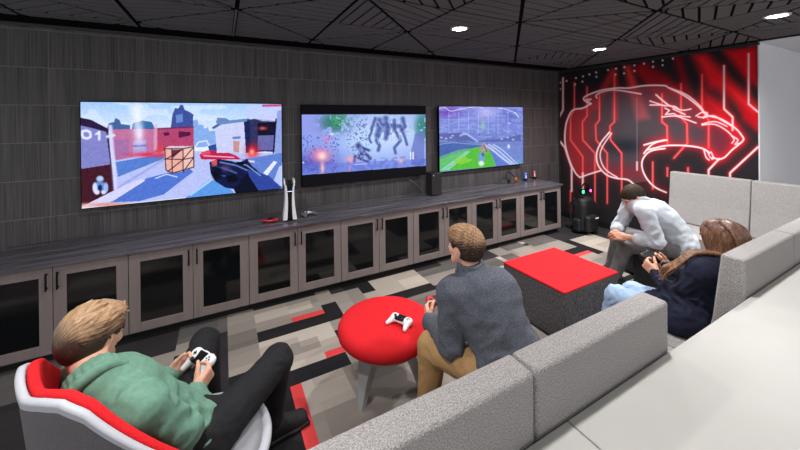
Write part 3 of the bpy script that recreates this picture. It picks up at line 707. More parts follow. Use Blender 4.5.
# ================================================================ pictures on the screens and the mural
SY = 3.87
def project(P):
    D = P-EYE; d = D @ CF
    return 400+F*(D @ CR)/d, CY-F*(D @ CU)/d
def plane_pic(o, ua, va, u1, v1, nx, ny, base):
    # raster on the plane o + a*ua + b*va; drawing coordinates follow the perspective outline of that surface
    p = Pic(0, u1, 0, v1, nx, ny, base); p.U, p.V = p.X.copy(), p.Y.copy()
    W = np.array(o)+p.X[..., None]*np.array(ua)+p.Y[..., None]*np.array(va)
    a, b = project(W.reshape(-1, 3)); p.X = a.reshape(ny, nx); p.Y = b.reshape(ny, nx); p.W = W.reshape(-1, 3); return p
def C_(ox, oy, s):
    return lambda pts: [(ox+x/s, oy+y/s) for x, y in pts]
def pic_done(name, p, m, parent=None):
    return pic_mesh(name, p, lambda a, b: p.W, m, parent)

def television(x0, zt, h, label, paint):
    w = h*1.778; x1 = x0+w; z0 = zt-h
    r = empty('television', ((x0+x1)/2, SY+.04, z0), label, 'television', 'wall screens')
    MB().box((x0, SY, z0), (x1, SY+.035, zt), .004).build('housing', mat('black_bezel', (5, 5, 6), .6, spec=.1), r)
    MB().box((x0+.35, SY+.034, z0+.2), (x1-.35, WY, zt-.2)).build('wall_mount', black_metal, r)
    b = .008; p = plane_pic((x0+b, SY-.0012, z0+b), (1, 0, 0), (0, 0, 1), w-2*b, h-2*b, 430, 242, (0, 0, 0)); paint(p)
    pic_done('screen', p, MATS.get('screen_glow') or vmat('screen_glow', .6, .50, spec=0.), r)

def paint_street(p):
    q = C_(75, 95, 3.72); X, Y = (p.X-75)*3.72, (p.Y-95)*3.72
    t = np.clip((Y-25)/130, 0, 1); p.c[:] = np.array((176, 212, 250))*(1-t[..., None])+np.array((240, 246, 255))*t[..., None]
    n = vnoise(X/60, Y/22, 3); p.mix((n > .6)*.5, (235, 244, 255))
    f = lambda pts, c, a=1: p.fill(q(pts), c, a)
    l = lambda pts, w, c, a=1: p.line(q(pts), w/3.72, c, .6, a)
    f([(440, 170), (440, 95), (455, 90), (460, 110), (478, 112), (480, 125), (495, 120), (500, 135), (530, 130), (530, 190), (440, 195)], (150, 185, 228))
    f([(120, 130), (125, 105), (145, 100), (150, 85), (165, 92), (172, 108), (205, 112), (205, 135)], (84, 116, 160)); f([(210, 130), (215, 105), (250, 95), (285, 100), (300, 128)], (72, 120, 168))
    f([(355, 130), (362, 75), (372, 48), (385, 50), (392, 36), (402, 38), (408, 55), (425, 62), (440, 72), (440, 130)], (78, 96, 158)); f([(375, 75), (400, 70), (402, 100), (376, 104)], (120, 150, 205))
    f([(128, 128), (330, 126), (335, 215), (150, 245)], (206, 128, 160)); f([(145, 165), (200, 165), (200, 230), (150, 240)], (180, 128, 170)); f([(215, 170), (265, 168), (265, 225), (215, 232)], (188, 172, 212)); l([(218, 190), (262, 188)], 6, (110, 120, 175))
    f([(295, 125), (442, 118), (442, 192), (300, 212)], (192, 84, 116)); f([(330, 140), (350, 138), (352, 150), (331, 152)], (90, 40, 80)); f([(385, 135), (430, 138), (430, 150), (385, 160)], (100, 40, 80)); l([(296, 126), (440, 119)], 5, (120, 60, 110))
    l([(300, 115), (300, 200)], 12, (240, 190, 200), .8)
    f([(145, 245), (350, 205), (640, 215), (770, 215), (770, 345), (20, 420), (20, 400)], (196, 204, 238))
    f([(150, 250), (330, 218), (332, 236), (160, 305)], (100, 140, 205)); f([(130, 400), (265, 310), (420, 270), (440, 285), (330, 370), (240, 395)], (96, 130, 205)); f([(20, 418), (150, 350), (250, 310), (262, 318), (140, 395)], (224, 222, 246))
    l([(160, 345), (330, 240)], 8, (170, 180, 225)); l([(300, 310), (340, 295), (380, 305)], 4, (225, 230, 255))
    p.blob(75+270/3.72, 95+222/3.72, 19, 2.4, (236, 60, 84), .95); p.blob(75+318/3.72, 95+210/3.72, 4, 6, (240, 80, 80), .8)
    # left block with the number
    f([(20, 85), (60, 95), (120, 128), (150, 350), (20, 418)], (66, 34, 56)); f([(20, 112), (116, 137), (131, 258), (20, 275)], (146, 146, 200)); f([(20, 275), (131, 258), (152, 352), (20, 418)], (84, 40, 52)); f([(20, 84), (60, 92), (125, 126), (125, 138), (20, 113)], (58, 42, 78))
    l([(131, 118), (150, 350)], 15, (222, 222, 245)); l([(122, 118), (142, 350)], 3, (90, 80, 120)); l([(120, 155), (145, 150)], 10, (230, 235, 250))
    wht = (244, 246, 255)
    l([(28, 135), (44, 132), (56, 138), (58, 155), (46, 162), (30, 158), (26, 145), (28, 135)], 9, wht); l([(78, 146), (90, 138)], 7, wht); l([(90, 138), (90, 165)], 9, wht)
    # small seated figure mark
    for (x, y, rx, ry, c) in ((93, 312, 14, 12, (190, 212, 240)), (93, 340, 26, 20, (120, 156, 210)), (74, 345, 9, 20, (225, 235, 250)), (115, 345, 9, 20, (170, 200, 240)), (82, 362, 10, 9, (235, 240, 252)), (106, 362, 9, 8, (225, 232, 250)), (93, 345, 8, 12, (40, 50, 96))):
        p.blob(75+x/3.72, 95+y/3.72, rx/3.72, ry/3.72, c, 1, 4)
    # crate
    f([(332, 200), (350, 190), (442, 190), (402, 200)], (236, 206, 204)); f([(332, 200), (402, 200), (402, 284), (360, 292), (336, 276)], (246, 186, 162)); f([(402, 200), (442, 192), (442, 268), (402, 284)], (250, 206, 180)); f([(360, 205), (400, 203), (362, 236)], (116, 66, 84))
    for a, b in (((332, 200), (402, 200)), ((402, 200), (442, 192)), ((402, 200), (402, 286)), ((334, 238), (402, 240)), ((402, 240), (442, 232)), ((336, 240), (400, 203)), ((345, 285), (400, 242)), ((405, 236), (440, 196)), ((405, 282), (440, 234)), ((334, 200), (338, 278)), ((360, 200), (362, 290)), ((338, 278), (362, 291)), ((362, 291), (442, 268)), ((442, 192), (442, 268))): l([a, b], 3.5, (70, 40, 60))
    # cars, right hand building, dark gate
    l([(445, 195), (460, 175), (490, 170), (500, 190), (520, 185)], 5, (232, 240, 252)); f([(495, 190), (530, 180), (560, 186), (568, 208), (500, 212)], (56, 90, 150)); f([(462, 222), (490, 206), (560, 210), (600, 225), (620, 240), (470, 240)], (206, 44, 84)); l([(480, 226), (590, 232)], 4, (250, 200, 220)); f([(470, 212), (500, 205), (505, 220), (470, 225)], (236, 90, 110))
    f([(520, 120), (545, 108), (640, 95), (652, 225), (600, 215), (528, 215)], (216, 218, 238)); l([(515, 122), (545, 104), (645, 92)], 8, (66, 92, 138)); f([(588, 170), (612, 172), (610, 215), (590, 212)], (210, 160, 150)); f([(524, 100), (530, 84), (560, 86), (575, 94), (640, 88), (640, 98), (530, 112)], (120, 150, 190)); l([(590, 160), (612, 158)], 8, (110, 130, 180))
    f([(640, 92), (672, 88), (752, 96), (742, 212), (700, 210), (655, 215)], (64, 66, 104)); f([(678, 104), (748, 100), (745, 150), (680, 150)], (36, 32, 56)); f([(680, 152), (742, 150), (740, 205), (680, 205)], (118, 118, 168)); f([(628, 100), (650, 96), (655, 215), (636, 215)], (38, 52, 96)); f([(640, 40), (770, 35), (770, 98), (700, 98), (640, 80)], (208, 214, 240), .8); l([(700, 40), (765, 38)], 8, (210, 90, 130)); f([(752, 60), (770, 55), (770, 340), (742, 215)], (160, 176, 220)); l([(748, 90), (738, 215)], 5, (30, 40, 80))
    p.blob(75+660/3.72, 95+210/3.72, 6, 7, (250, 40, 50), 1); p.blob(75+658/3.72, 95+212/3.72, 2.4, 3, (255, 190, 150), 1); p.blob(75+698/3.72, 95+124/3.72, 4, 1.6, (250, 110, 90), .9)
    f([(620, 240), (770, 215), (770, 345), (640, 380)], (112, 142, 206)); f([(700, 290), (740, 245), (752, 250), (715, 300)], (240, 244, 255)); l([(636, 245), (665, 248)], 7, (240, 230, 235)); f([(735, 330), (760, 265), (770, 262), (770, 340)], (198, 212, 244))
    # hand-held device in front
    f([(420, 375), (500, 315), (560, 330), (600, 372), (410, 384)], (108, 164, 224)); l([(430, 372), (505, 318)], 7, (190, 226, 250)); f([(500, 250), (530, 238), (620, 250), (640, 236), (655, 260), (700, 300), (760, 345), (640, 366), (590, 350), (560, 345), (520, 320), (504, 290)], (30, 40, 78)); l([(540, 250), (600, 262), (640, 280)], 5, (120, 150, 200)); l([(515, 280), (545, 300), (600, 305)], 4, (70, 110, 180)); f([(508, 248), (528, 240), (528, 262), (510, 266)], (246, 90, 80)); f([(640, 275), (720, 300), (770, 345), (670, 366)], (64, 86, 160)); f([(590, 350), (640, 290), (690, 366), (600, 372)], (22, 26, 50))
    p.blob(75+560/3.72, 95+272/3.72, 5, 3, (150, 90, 130), .7)
    p.blob(75+232/3.72, 95+80/3.72, 5, 22, (255, 255, 255), .75); p.blob(75+240/3.72, 95+145/3.72, 4, 9, (255, 255, 255), .8); p.blob(75+120/3.72, 95+408/3.72, 30, 2, (250, 150, 120), .8); p.blob(75+40/3.72, 95+412/3.72, 8, 2, (255, 215, 190), .8)
    l([(512, 262), (560, 275), (600, 290)], 6, (90, 110, 160)); l([(585, 245), (640, 262), (690, 300)], 4, (150, 176, 220)); f([(598, 250), (628, 246), (632, 258), (604, 262)], (12, 14, 34)); f([(560, 300), (600, 296), (606, 322), (568, 326)], (16, 20, 44)); p.blob(75+528/3.72, 95+290/3.72, 5, 7, (14, 16, 36), .9, 2)
    g_ = (p.c-128)*1.14+124; p.c[:] = g_; p.c += (vnoise(X/5, Y/5, 1)-.5)[..., None]*16; ps = [.92, .93, 1.0]; p.c *= ps

def paint_mech(p):
    q = C_(295, 95, 4.733); X, Y = (p.X-295)*4.733, (p.Y-95)*4.733
    p.c[:] = (142, 164, 240); B = lambda x, y, rx, ry, c, a=1, pw=1: p.blob(295+x/4.733, 95+y/4.733, rx/4.733, ry/4.733, c, a, pw)
    B(440, 180, 200, 110, (206, 226, 255), 1); B(320, 230, 90, 60, (190, 222, 255), .8); B(70, 150, 70, 60, (150, 158, 235), .9); B(80, 320, 120, 50, (96, 100, 196), .9)
    n1 = vnoise(X/14, Y/14, 5); n2 = vnoise(X/6, Y/6, 9)
    g = np.exp(-(((X-190)/75)**2+((Y-130)/50)**2)**1.5)*(n1 > .35); p.mix(g*.95, (52, 112, 108)); g = np.exp(-(((X-205)/50)**2+((Y-120)/40)**2)**2)*(n2 > .45); p.mix(g*.8, (76, 170, 110))
    g = np.exp(-(((X-610)/45)**2+((Y-150)/70)**2)**2)*(n1 > .2); p.mix(g*.9, (50, 130, 120)); f = lambda pts, c, a=1: p.fill(q(pts), c, a); l = lambda pts, w, c, a=1: p.line(q(pts), w/4.733, c, .6, a)
    f([(550, 260), (570, 180), (612, 170), (612, 335), (550, 330)], (108, 122, 200), .8)
    s = (74, 90, 158); s2 = (110, 132, 196)
    # towering walking machine
    for pts, w in (([(380, 110), (370, 140), (362, 160)], 14), ([(400, 120), (400, 160), (390, 190)], 26), ([(430, 110), (440, 150), (436, 180)], 24), ([(470, 120), (470, 160)], 16), ([(510, 112), (515, 140), (505, 165)], 20), ([(395, 140), (520, 150)], 18), ([(395, 190), (385, 215), (400, 240), (394, 262)], 15), ([(470, 160), (485, 190), (500, 215), (470, 250), (476, 275)], 13), ([(505, 165), (520, 200), (530, 235)], 12), ([(365, 165), (350, 205), (360, 225)], 10), ([(435, 180), (430, 205)], 20)): l(pts, w, s, .9)
    for pts, w in (([(392, 125), (408, 150)], 6), ([(440, 118), (452, 150)], 6), ([(500, 125), (512, 150)], 6), ([(388, 200), (396, 230)], 4), ([(490, 180), (498, 215)], 4)): l(pts, w, (170, 196, 240), .8)
    m = np.exp(-(((X-450)/90)**2+((Y-160)/55)**2)**2)*(n2 > .62); p.mix(m*.7, s2); m = np.exp(-(((X-300)/60)**2+((Y-190)/100)**2)**2)*(n2 > .68); p.mix(m*.8, (80, 96, 170))
    # smaller figure
    for pts, w in (([(300, 240), (320, 265), (310, 290)], 26), ([(285, 290), (280, 312)], 14), ([(335, 280), (355, 300)], 16), ([(320, 250), (350, 262)], 12), ([(300, 300), (345, 315)], 10)): l(pts, w, (60, 66, 136), .95)
    m = np.exp(-(((X-315)/45)**2+((Y-280)/40)**2)**2)*(n2 > .6); p.mix(m*.8, (150, 170, 225))
    m = ((Y > 315-.05*(X-30)) & (n1 > .55)); p.mix(m*.35, (70, 84, 180)); p.mix((Y > 330-.05*(X-30))*.45, (96, 112, 214)); m = (X < 210) & (n2 > .72) & (Y > 190); p.mix(m*.65, (76, 78, 168))
    B(122, 285, 42, 30, (250, 120, 160), .95); B(128, 288, 22, 20, (255, 226, 216), 1); B(150, 210, 16, 14, (240, 130, 190), .7); B(130, 345, 10, 28, (255, 190, 190), .95); B(260, 305, 20, 14, (255, 170, 180), .9); B(258, 350, 6, 14, (240, 140, 180), .8); B(500, 310, 14, 10, (255, 190, 190), .9); B(175, 185, 12, 6, (235, 245, 255), .9); B(40, 320, 4, 4, (255, 255, 255), 1); B(290, 120, 10, 6, (160, 210, 230), .8)
    l([(547, 272), (547, 302)], 6, (245, 250, 255)); l([(559, 272), (559, 302)], 6, (245, 250, 255)); l([(280, 330), (340, 325)], 4, (200, 190, 250))
    # black bands above and below the wide picture
    p.fill(q([(0, 0), (639, 0), (639, 92), (0, 92)]), (6, 5, 8)); p.fill(q([(0, 382), (639, 333), (639, 450), (0, 450)]), (6, 5, 8))

def paint_stadium(p):
    q = C_(430, 95, 5.29); X, Y = (p.X-430)*5.29, (p.Y-95)*5.29
    t = np.clip((Y-60)/300, 0, 1)[..., None]; p.c[:] = np.array((132, 140, 224))*(1-t)+np.array((112, 136, 206))*t
    f = lambda pts, c, a=1: p.fill(q(pts), c, a); l = lambda pts, w, c, a=1: p.line(q(pts), w/5.29, c, .6, a); B = lambda x, y, rx, ry, c, a=1, pw=1: p.blob(430+x/5.29, 95+y/5.29, rx/5.29, ry/5.29, c, a, pw)
    n2 = vnoise(X/6, Y/5, 2); n1 = vnoise(X/26, Y/10, 4)
    B(90, 90, 80, 30, (120, 70, 180), .8); B(300, 90, 50, 30, (200, 190, 245), .8); B(430, 110, 60, 40, (96, 108, 196), .8); p.mix((n1 > .6)*.35*(Y < 250), (170, 186, 240)); p.mix((n2 > .72)*.5*(Y > 200)*(Y < 270), (60, 70, 140))
    for k in range(7): l([(100+k*52, 90), (100+k*52, 205)], 3.5, (176, 204, 250), .6)
    l(spline([(45, 72), (80, 68), (110, 85), (160, 75), (240, 62), (280, 70)], 6), 5, (226, 224, 250), .8); l(spline([(360, 70), (400, 75), (450, 95), (470, 120)], 6), 5, (216, 220, 250), .8); l([(45, 130), (220, 130), (420, 126)], 4, (160, 176, 236), .6); f([(40, 205), (160, 200), (250, 240), (340, 235), (480, 210), (482, 245), (300, 250), (40, 240)], (84, 92, 160), .7); l(spline([(160, 215), (190, 205), (215, 220), (250, 245)], 6), 9, (190, 204, 244), .8)
    for x, y in ((60, 225), (85, 230), (110, 226), (380, 232), (410, 225), (440, 236), (450, 95), (420, 150), (120, 215)): B(x, y, 6, 4, (226, 230, 250), .9)
    f([(40, 250), (160, 245), (290, 262), (200, 300), (40, 345)], (76, 104, 176)); f([(40, 345), (130, 310), (250, 275), (330, 300), (350, 375), (270, 385), (40, 405)], (84, 190, 60)); f([(40, 375), (90, 365), (120, 398), (40, 405)], (60, 190, 60)); f([(40, 330), (150, 290), (220, 280), (60, 400), (40, 402)], (110, 196, 140), .65); f([(50, 400), (190, 300), (215, 298), (100, 398)], (160, 214, 210), .75); f([(120, 345), (180, 325), (230, 345), (160, 370)], (140, 216, 60), .8)
    f([(290, 250), (350, 270), (420, 320), (460, 365), (350, 378), (330, 320)], (98, 122, 210))
    for o in (0, 26, 50): l(spline([(285+o, 262), (330+o, 290), (385+o*.9, 335), (430+o*.7, 368)], 6), 11-o*.1, (214, 226, 252), .85)
    l(spline([(45, 262), (120, 252), (200, 258), (290, 262)], 6), 5, (160, 190, 230), .7)
    B(280, 160, 10, 28, (150, 200, 170), .8); B(285, 285, 20, 24, (190, 150, 150), .9); l([(285, 262), (300, 300)], 5, (120, 60, 60), .8); B(272, 330, 17, 30, (112, 160, 232), 1, 2); B(272, 362, 15, 14, (240, 248, 255), 1, 2); B(416, 272, 8, 12, (226, 240, 255), .9, 2); B(280, 315, 6, 8, (40, 60, 110), .9); B(470, 350, 14, 10, (90, 200, 200), .6)
    p.c += (n2-.5)[..., None]*18
    b = 0; p.mix((X < 44)*.6, (60, 140, 230))
television(-1.100, H+.178, .947, 'wall-mounted screen at the left showing a street with a wooden crate and the number 01', paint_street)
television(.788, H+.167, .945, 'wall-mounted middle screen showing a blue machine battle with black bands', paint_mech)
television(2.682, H+.170, .942, 'wall-mounted right screen showing a blue arena with a green field', paint_stadium)

def mural():
    nx, ny = 470, 470; y0, y1, z1 = WY-.04, 1.412, 2.565; p = plane_pic((MX-.006, y0, .0), (0, -1, 0), (0, 0, 1), y0-y1, z1, nx, ny, (40, 37, 40))
    c2, c3, c4, c5 = C_(555, 40, 5), C_(655, 40, 5), C_(555, 120, 4.5), C_(655, 110, 5); X, Y = p.X, p.Y
    sc = 1.0
    def soft(pts, col, a, r):                 # soft-edged printed beam
        ins = p.poly(pts); d = p.dist(pts+[pts[0]]); m = np.where(ins, 1., np.exp(-(d/(r*.6))**2)); m = np.where(ins, np.clip(.62+d/r*.5, 0, 1), m*.5); p.mix(m*a, col)
    R_ = (250, 34, 44)
    soft(c2([(285, 140), (310, 145), (225, 330), (165, 370), (200, 290)]), (200, 44, 50), .85, 3); soft(c2([(345, 130), (375, 130), (470, 390), (410, 400)]), (240, 60, 60), .9, 4); soft(c2([(288, 160), (312, 160), (315, 400), (285, 400)]), (215, 40, 46), .8, 2.5)
    soft(c2([(380, 140), (440, 120), (560, 290), (500, 260)]), (170, 28, 34), .8, 4); soft(c3([(90, 75), (120, 75), (180, 260), (140, 240)]), (165, 24, 30), .8, 5)
    soft(c3([(190, 75), (250, 68), (400, 220), (515, 330), (515, 440), (420, 330), (350, 260), (270, 230)]), R_, .95, 7); soft(c3([(345, 52), (515, 34), (515, 230), (440, 175)]), (232, 26, 36), .95, 6)
    soft(c3([(-60, 110), (60, 180), (120, 250), (40, 230), (-80, 160)]), (175, 26, 34), .8, 6); soft(c3([(250, 260), (350, 330), (400, 430), (330, 400), (240, 320)]), (240, 24, 36), .85, 8); soft(c3([(430, 330), (515, 380), (515, 450), (440, 400)]), (200, 16, 26), .8, 5)
    # inside of the head: grey-violet in the middle, red towards the outline
    top = spline(c2([(180, 318), (145, 300), (155, 280), (230, 252), (310, 240), (370, 240), (450, 228), (545, 228)])+c3([(70, 240), (150, 280), (215, 330), (260, 375), (330, 395), (400, 440)])+c5([(432, 125), (442, 150), (410, 180), (385, 200), (350, 235), (320, 246), (290, 238)]), 6)
    neck = spline(c2([(180, 318), (140, 340), (90, 350), (65, 390), (52, 440)])+c4([(45, 100), (60, 170), (90, 235), (112, 258)]), 6)
    chin = spline(c4([(112, 258), (160, 242), (205, 228)]), 4)
    collar = spline(c4([(245, 55), (205, 105), (187, 155), (195, 205), (230, 245), (275, 262), (325, 268), (350, 285), (375, 310)]), 6); collar2 = spline(c4([(255, 60), (215, 118), (203, 165), (225, 220), (280, 258)]), 6)
    jaw = spline(c4([(495, 90), (440, 108), (400, 150)]), 6); jaw2 = spline(c4([(495, 128), (430, 140), (396, 175), (392, 215), (412, 262), (450, 302), (500, 326)]), 6)
    lower = spline(c5([(-40, 200), (0, 190), (60, 178), (150, 178), (230, 190), (275, 215)]), 6); upper = spline(c5([(-55, 175), (0, 160), (60, 150)]), 5)
    body = [tuple(a) for a in top]+c5([(250, 195), (60, 176), (-30, 200)])+c4([(400, 160), (392, 215), (420, 275), (350, 285), (275, 262), (205, 228), (112, 258)])+[tuple(a) for a in neck[::-1]]
    ins = p.poly(body); D = p.dist([tuple(a) for a in top]+[(700, 150)]); Dn = p.dist([tuple(a) for a in neck])
    p.mix(ins*.55, (96, 92, 100)); p.mix(ins*np.exp(-((X-577)/17)**2)*.75, (190, 44, 50)); p.mix(ins*np.exp(-((Y-146)/8.)**2)*.8*np.exp(-((X-625)/30)**2), (28, 36, 44)); p.mix(ins*np.clip((150-Y)/70, 0, 1)*.2, (140, 60, 66)); p.mix(ins*np.exp(-((X-728)/24)**2)*.55, (150, 20, 40)); p.mix(ins*np.exp(-((Y-172)/9)**2)*.6, (140, 40, 50)); p.mix(ins*np.exp(-((X-670)/36)**2-((Y-95)/10)**2)*.35, (170, 40, 50))
    lines_red = [c2([(97, 215), (97, 345), (78, 385)])+c4([(70, 20), (70, 90), (125, 165), (125, 320)]), c2([(160, 235), (160, 380), (137, 410)])+c4([(125, 90), (180, 150), (180, 390)]), c2([(222, 270), (222, 400), (203, 425)])+c4([(185, 90), (235, 150), (235, 375)]), c2([(297, 180), (297, 410), (275, 430)])+c4([(250, 90), (300, 150), (300, 330)]),
                 c3([(35, 270), (35, 410), (60, 430)])+c5([(62, 165)]), c3([(130, 220), (130, 385), (160, 420)])+c5([(162, 165), (95, 240)]), c3([(235, 175), (235, 340), (268, 400)])+c5([(268, 190)]), c4([(440, 190), (440, 310)]), c5([(165, 290), (165, 330)]), c5([(62, 290), (62, 330)]), c4([(70, 320), (70, 420)])]
    lines_white = [c2([(40, 190), (40, 350), (22, 385)]), c3([(345, 130), (345, 345), (388, 385), (388, 450)]), c3([(468, 70), (468, 320), (515, 360)]), c4([(18, 90), (45, 125), (75, 215), (75, 320)]), c5([(515, 185), (375, 315), (375, 345)]), c5([(320, 245), (268, 300), (268, 340)]), c4([(125, 240), (125, 320)])]
    head = [top, neck, chin, collar, jaw2, lower, upper, jaw]
    fine = [collar2, spline(c2([(210, 290), (205, 278), (230, 262), (300, 250), (430, 270)]), 5), spline(c2([(150, 300), (180, 296), (160, 310), (180, 318)]), 4), spline(c3([(5, 275), (60, 320), (130, 350), (180, 345)]), 5), c3([(-25, 325), (25, 325), (100, 332), (125, 350)]), c2([(475, 305), (550, 330)]), c2([(505, 272), (560, 320)]), c3([(50, 340), (72, 352), (52, 372), (95, 368), (110, 378), (175, 385)]), c3([(90, 345), (150, 372)]), spline(c3([(35, 385), (100, 380), (150, 395), (205, 415)]), 5),
            spline(c3([(75, 240), (160, 275), (225, 330), (245, 365)]), 5), spline(c3([(205, 380), (235, 362), (262, 366), (240, 386), (215, 384)]), 5), spline(c3([(240, 390), (290, 378), (330, 400), (400, 440)]), 5), spline(c3([(235, 420), (300, 408), (360, 432)]), 5), spline(c5([(235, 75), (300, 72), (360, 105), (395, 145), (385, 165)]), 5), spline(c5([(385, 130), (415, 150), (400, 172), (425, 165)]), 5), spline(c5([(245, 200), (255, 235), (270, 250)]), 4), spline(c5([(262, 205), (275, 235), (290, 245)]), 4), spline(c5([(280, 210), (290, 232), (285, 245)]), 4)]
    L = lambda s: [tuple(a) for a in s]
    gx = np.clip((X-600)/140, .25, 1)
    def glow(s, r, a):
        d = p.dist(L(s)); p.mix(np.exp(-(d/r)**1.5)*a*gx, (255, 30, 44))
    for s in head: glow(s, 5, .75)
    for s in lines_red+lines_white: glow(s, 2.6, .75)
    for s in fine: glow(s, 3, .55)
    for s in lines_red: p.line(L(s), 1.7, (255, 92, 92), .7, 1)
    for s in lines_white: p.line(L(s), 2.0, (255, 214, 216), .6)
    for s in head: p.line(L(s), 1.6, (255, 226, 228), .6)
    for s in fine: p.line(L(s), 1.3, (255, 220, 224), .7, 1)
    p.line([(637, 98), (637, 171)], .8, (150, 150, 160), .8, .5); p.line([(637, 162), (637, 170)], 1.6, (240, 200, 205), .8)
    for x, y in ((25, 213), (58, 205), (25, 245), (105, 190), (100, 222), (140, 182), (137, 208), (172, 172), (206, 162), (207, 184), (265, 150), (302, 173), (305, 143), (345, 167), (347, 135), (397, 127), (397, 155), (445, 118), (490, 108), (490, 134), (538, 102), (538, 126), (590, 93)):
        p.blob(555+x/5, 40+y/5, 1.1, 1.1, (250, 220, 222), 1, 2)
    tag(pic_done('wall_mural', p, vmat('mural_print', .75, 0, spec=.08)), 'black wall mural with a red neon-style line drawing of a panther head', 'mural')
mural()
# ================================================================ people
def nrm(v): v = np.array(v, float); return v/np.linalg.norm(v)
def v3(*a): return np.array(a, float)
def pz(px, py, z): return onplane(px, py, 2, z)
def n3(P, f, seed=0.):
    x, y, z = P[:, 0]*f+seed, P[:, 1]*f+seed*1.7, P[:, 2]*f-seed
    return (np.sin(x*1.3+2.1*np.sin(y*.9+z*.4))+np.sin(y*1.7+1.7*np.sin(z*1.1+x*.3)+1.3)+np.sin(z*1.5+1.9*np.sin(x*.8-y*.6)+4.2))/3
SKIN = {'fair': (232, 176, 150), 'tan': (206, 150, 124), 'warm': (224, 168, 142)}
def skin_mat(n):
    m = mat('skin_'+n, SKIN[n], .5, rgb2=tuple(int(c*.93) for c in SKIN[n]), scale=30, spec=.35)
    b = m.node_tree.nodes['Principled BSDF']; b.inputs['Subsurface Weight'].default_value = .12; b.inputs['Subsurface Radius'].default_value = (.01, .004, .002); b.inputs['Subsurface Scale'].default_value = .6
    return m
class Frame:                                # o + side*x + fw*y + up*z
    def __init__(s, o, fw, up, sc=1.):
        s.o = np.array(o, float); s.f = nrm(fw); s.s = nrm(np.cross(s.f, up)); s.u = np.cross(s.s, s.f); s.k = sc; s.R = np.stack([s.s, s.f, s.u], 1)
    def __call__(s, x, y, z): return s.o+s.k*(s.s*x+s.f*y+s.u*z)
    def inv(s, P): return ((P-s.o) @ s.R)/s.k
def add_head(g, Fh, neck, nr=.054, fem=False):
    q = Fh; k = q.k
    g.ell(q(0, -.014, .022), (.074*k, .096*k, .086*k), q.R, .03)
    j = .9 if fem else 1.
    g.cone(q(0, .02, -.01), q(0, .044, -.078), .062*k, .034*k*j, .03)
    for s in (-1, 1):
        g.cone(q(s*.046, -.002, -.035), q(s*.020, .055, -.092), .024*k*j, .019*k*j, .025); g.ell(q(s*.036, .066, -.026), (.022*k, .016*k, .018*k), q.R, .02)
    g.cone(q(-.03, .076, .024), q(.03, .076, .024), .013*k, .013*k, .012)
    g.cone(q(0, .084, .008), q(0, .101, -.030), .0075*k, .0115*k, .010)
    for s in (-1, 1): g.ell(q(s*.010, .094, -.033), (.007*k, .009*k, .006*k), q.R, .005)
    for s in (-1, 1): g.sub_ell(q(s*.031, .094, .002), (.015*k, .012*k, .010*k), q.R, .01)
    g.ell(q(0, .085, -.055), (.023*k, .009*k, .0055*k), q.R, .005); g.ell(q(0, .083, -.066), (.020*k, .009*k, .006*k), q.R, .005); g.sub_ell(q(0, .095, -.0605), (.022*k, .005*k, .0016*k), q.R, .002)
    for s in (-1, 1):
        E = Frame(q(s*.077, -.006, -.004), q.f+s*q.s*.35, q.u-q.f*.15, k)
        g.ell(E.o, (.0075*k, .019*k, .031*k), E.R, .006); g.sub_ell(E(s*.008, .001, .004), (.006*k, .010*k, .016*k), E.R, .004)
    g.cone(q(0, -.035, -.055), neck, nr*k, (nr+.006)*k, .03)
def eyes(Fh, parent):
    for s in (-1, 1):
        c = Fh(s*.031, .0745, .002); d = Fh.f
        e = MB().ell(Vector(c), (.0115,)*3, n=16).build('eye', mat('eye_white', (235, 232, 228), .2), parent)
        MB().cyl(Vector(c+d*.0095), Vector(c+d*.0122), .0052, n=14).build('iris', mat('eye_iris', (60, 46, 36), .2), e)
        b = MB(); b.tube([Vector(Fh(s*x, y, z)) for x, y, z in ((.015, .091, .023), (.030, .092, .029), (.046, .082, .024))], [.0025, .0035, .0015], 6); b.build('eyebrow', mat('brow_hair', (70, 52, 40), .8), parent)
def add_hand(g, wrist, d, pn, up, curl=(.5, .6, .4), thumb=(.5, .5, .3), tcurl=.4, sc=1., spread=.06):
    # d: towards the fingers, pn: where the palm looks, up: the thumb side
    d = nrm(d); pn = nrm(pn-d*np.dot(pn, d)); w = nrm(up-d*np.dot(up, d)-pn*np.dot(up, pn))
    R = np.stack([w, d, pn], 1); k = sc
    g.rbox(wrist+d*.052*k, (.040*k, .050*k, .0145*k), .013*k, R, .012); g.cone(wrist-d*.03*k, wrist+d*.015*k, .024*k, .026*k, .02); g.ell(wrist+d*.03*k+w*.024*k+pn*.008*k, (.018*k, .03*k, .016*k), R, .012)
    for i, (o, L, r) in enumerate(((.029, .070, .0088), (.010, .079, .0090), (-.010, .073, .0086), (-.029, .057, .0076))):
        p = wrist+d*(.092-.004*abs(i-1.2))*k+w*o*k; a = 0.; dd = nrm(d+w*(1.5-i)*spread)
        for j, (fr, c) in enumerate(((.44, curl[0]), (.31, curl[1]), (.25, curl[2]))):
            a += c*(1+.08*i); e = dd*math.cos(a)+pn*math.sin(a); q = p+e*L*fr*k; g.cone(p, q, r*k*(1-.1*j), r*k*(.93-.1*j), .0035 if j or i else .006); p = q
    p = wrist+d*.022*k+w*.030*k+pn*.004*k; e = nrm(d*thumb[0]+w*thumb[1]+pn*thumb[2]); q = p+e*.042*k; g.cone(p, q, .0145*k, .0115*k, .012)
    e2 = nrm(e+d*tcurl+pn*tcurl*.6-w*tcurl*.5); q2 = q+e2*.030*k; g.cone(q, q2, .011*k, .0098*k, .004); q3 = q2+nrm(e2+pn*.25)*.022*k; g.cone(q2, q3, .0098*k, .008*k, .004)
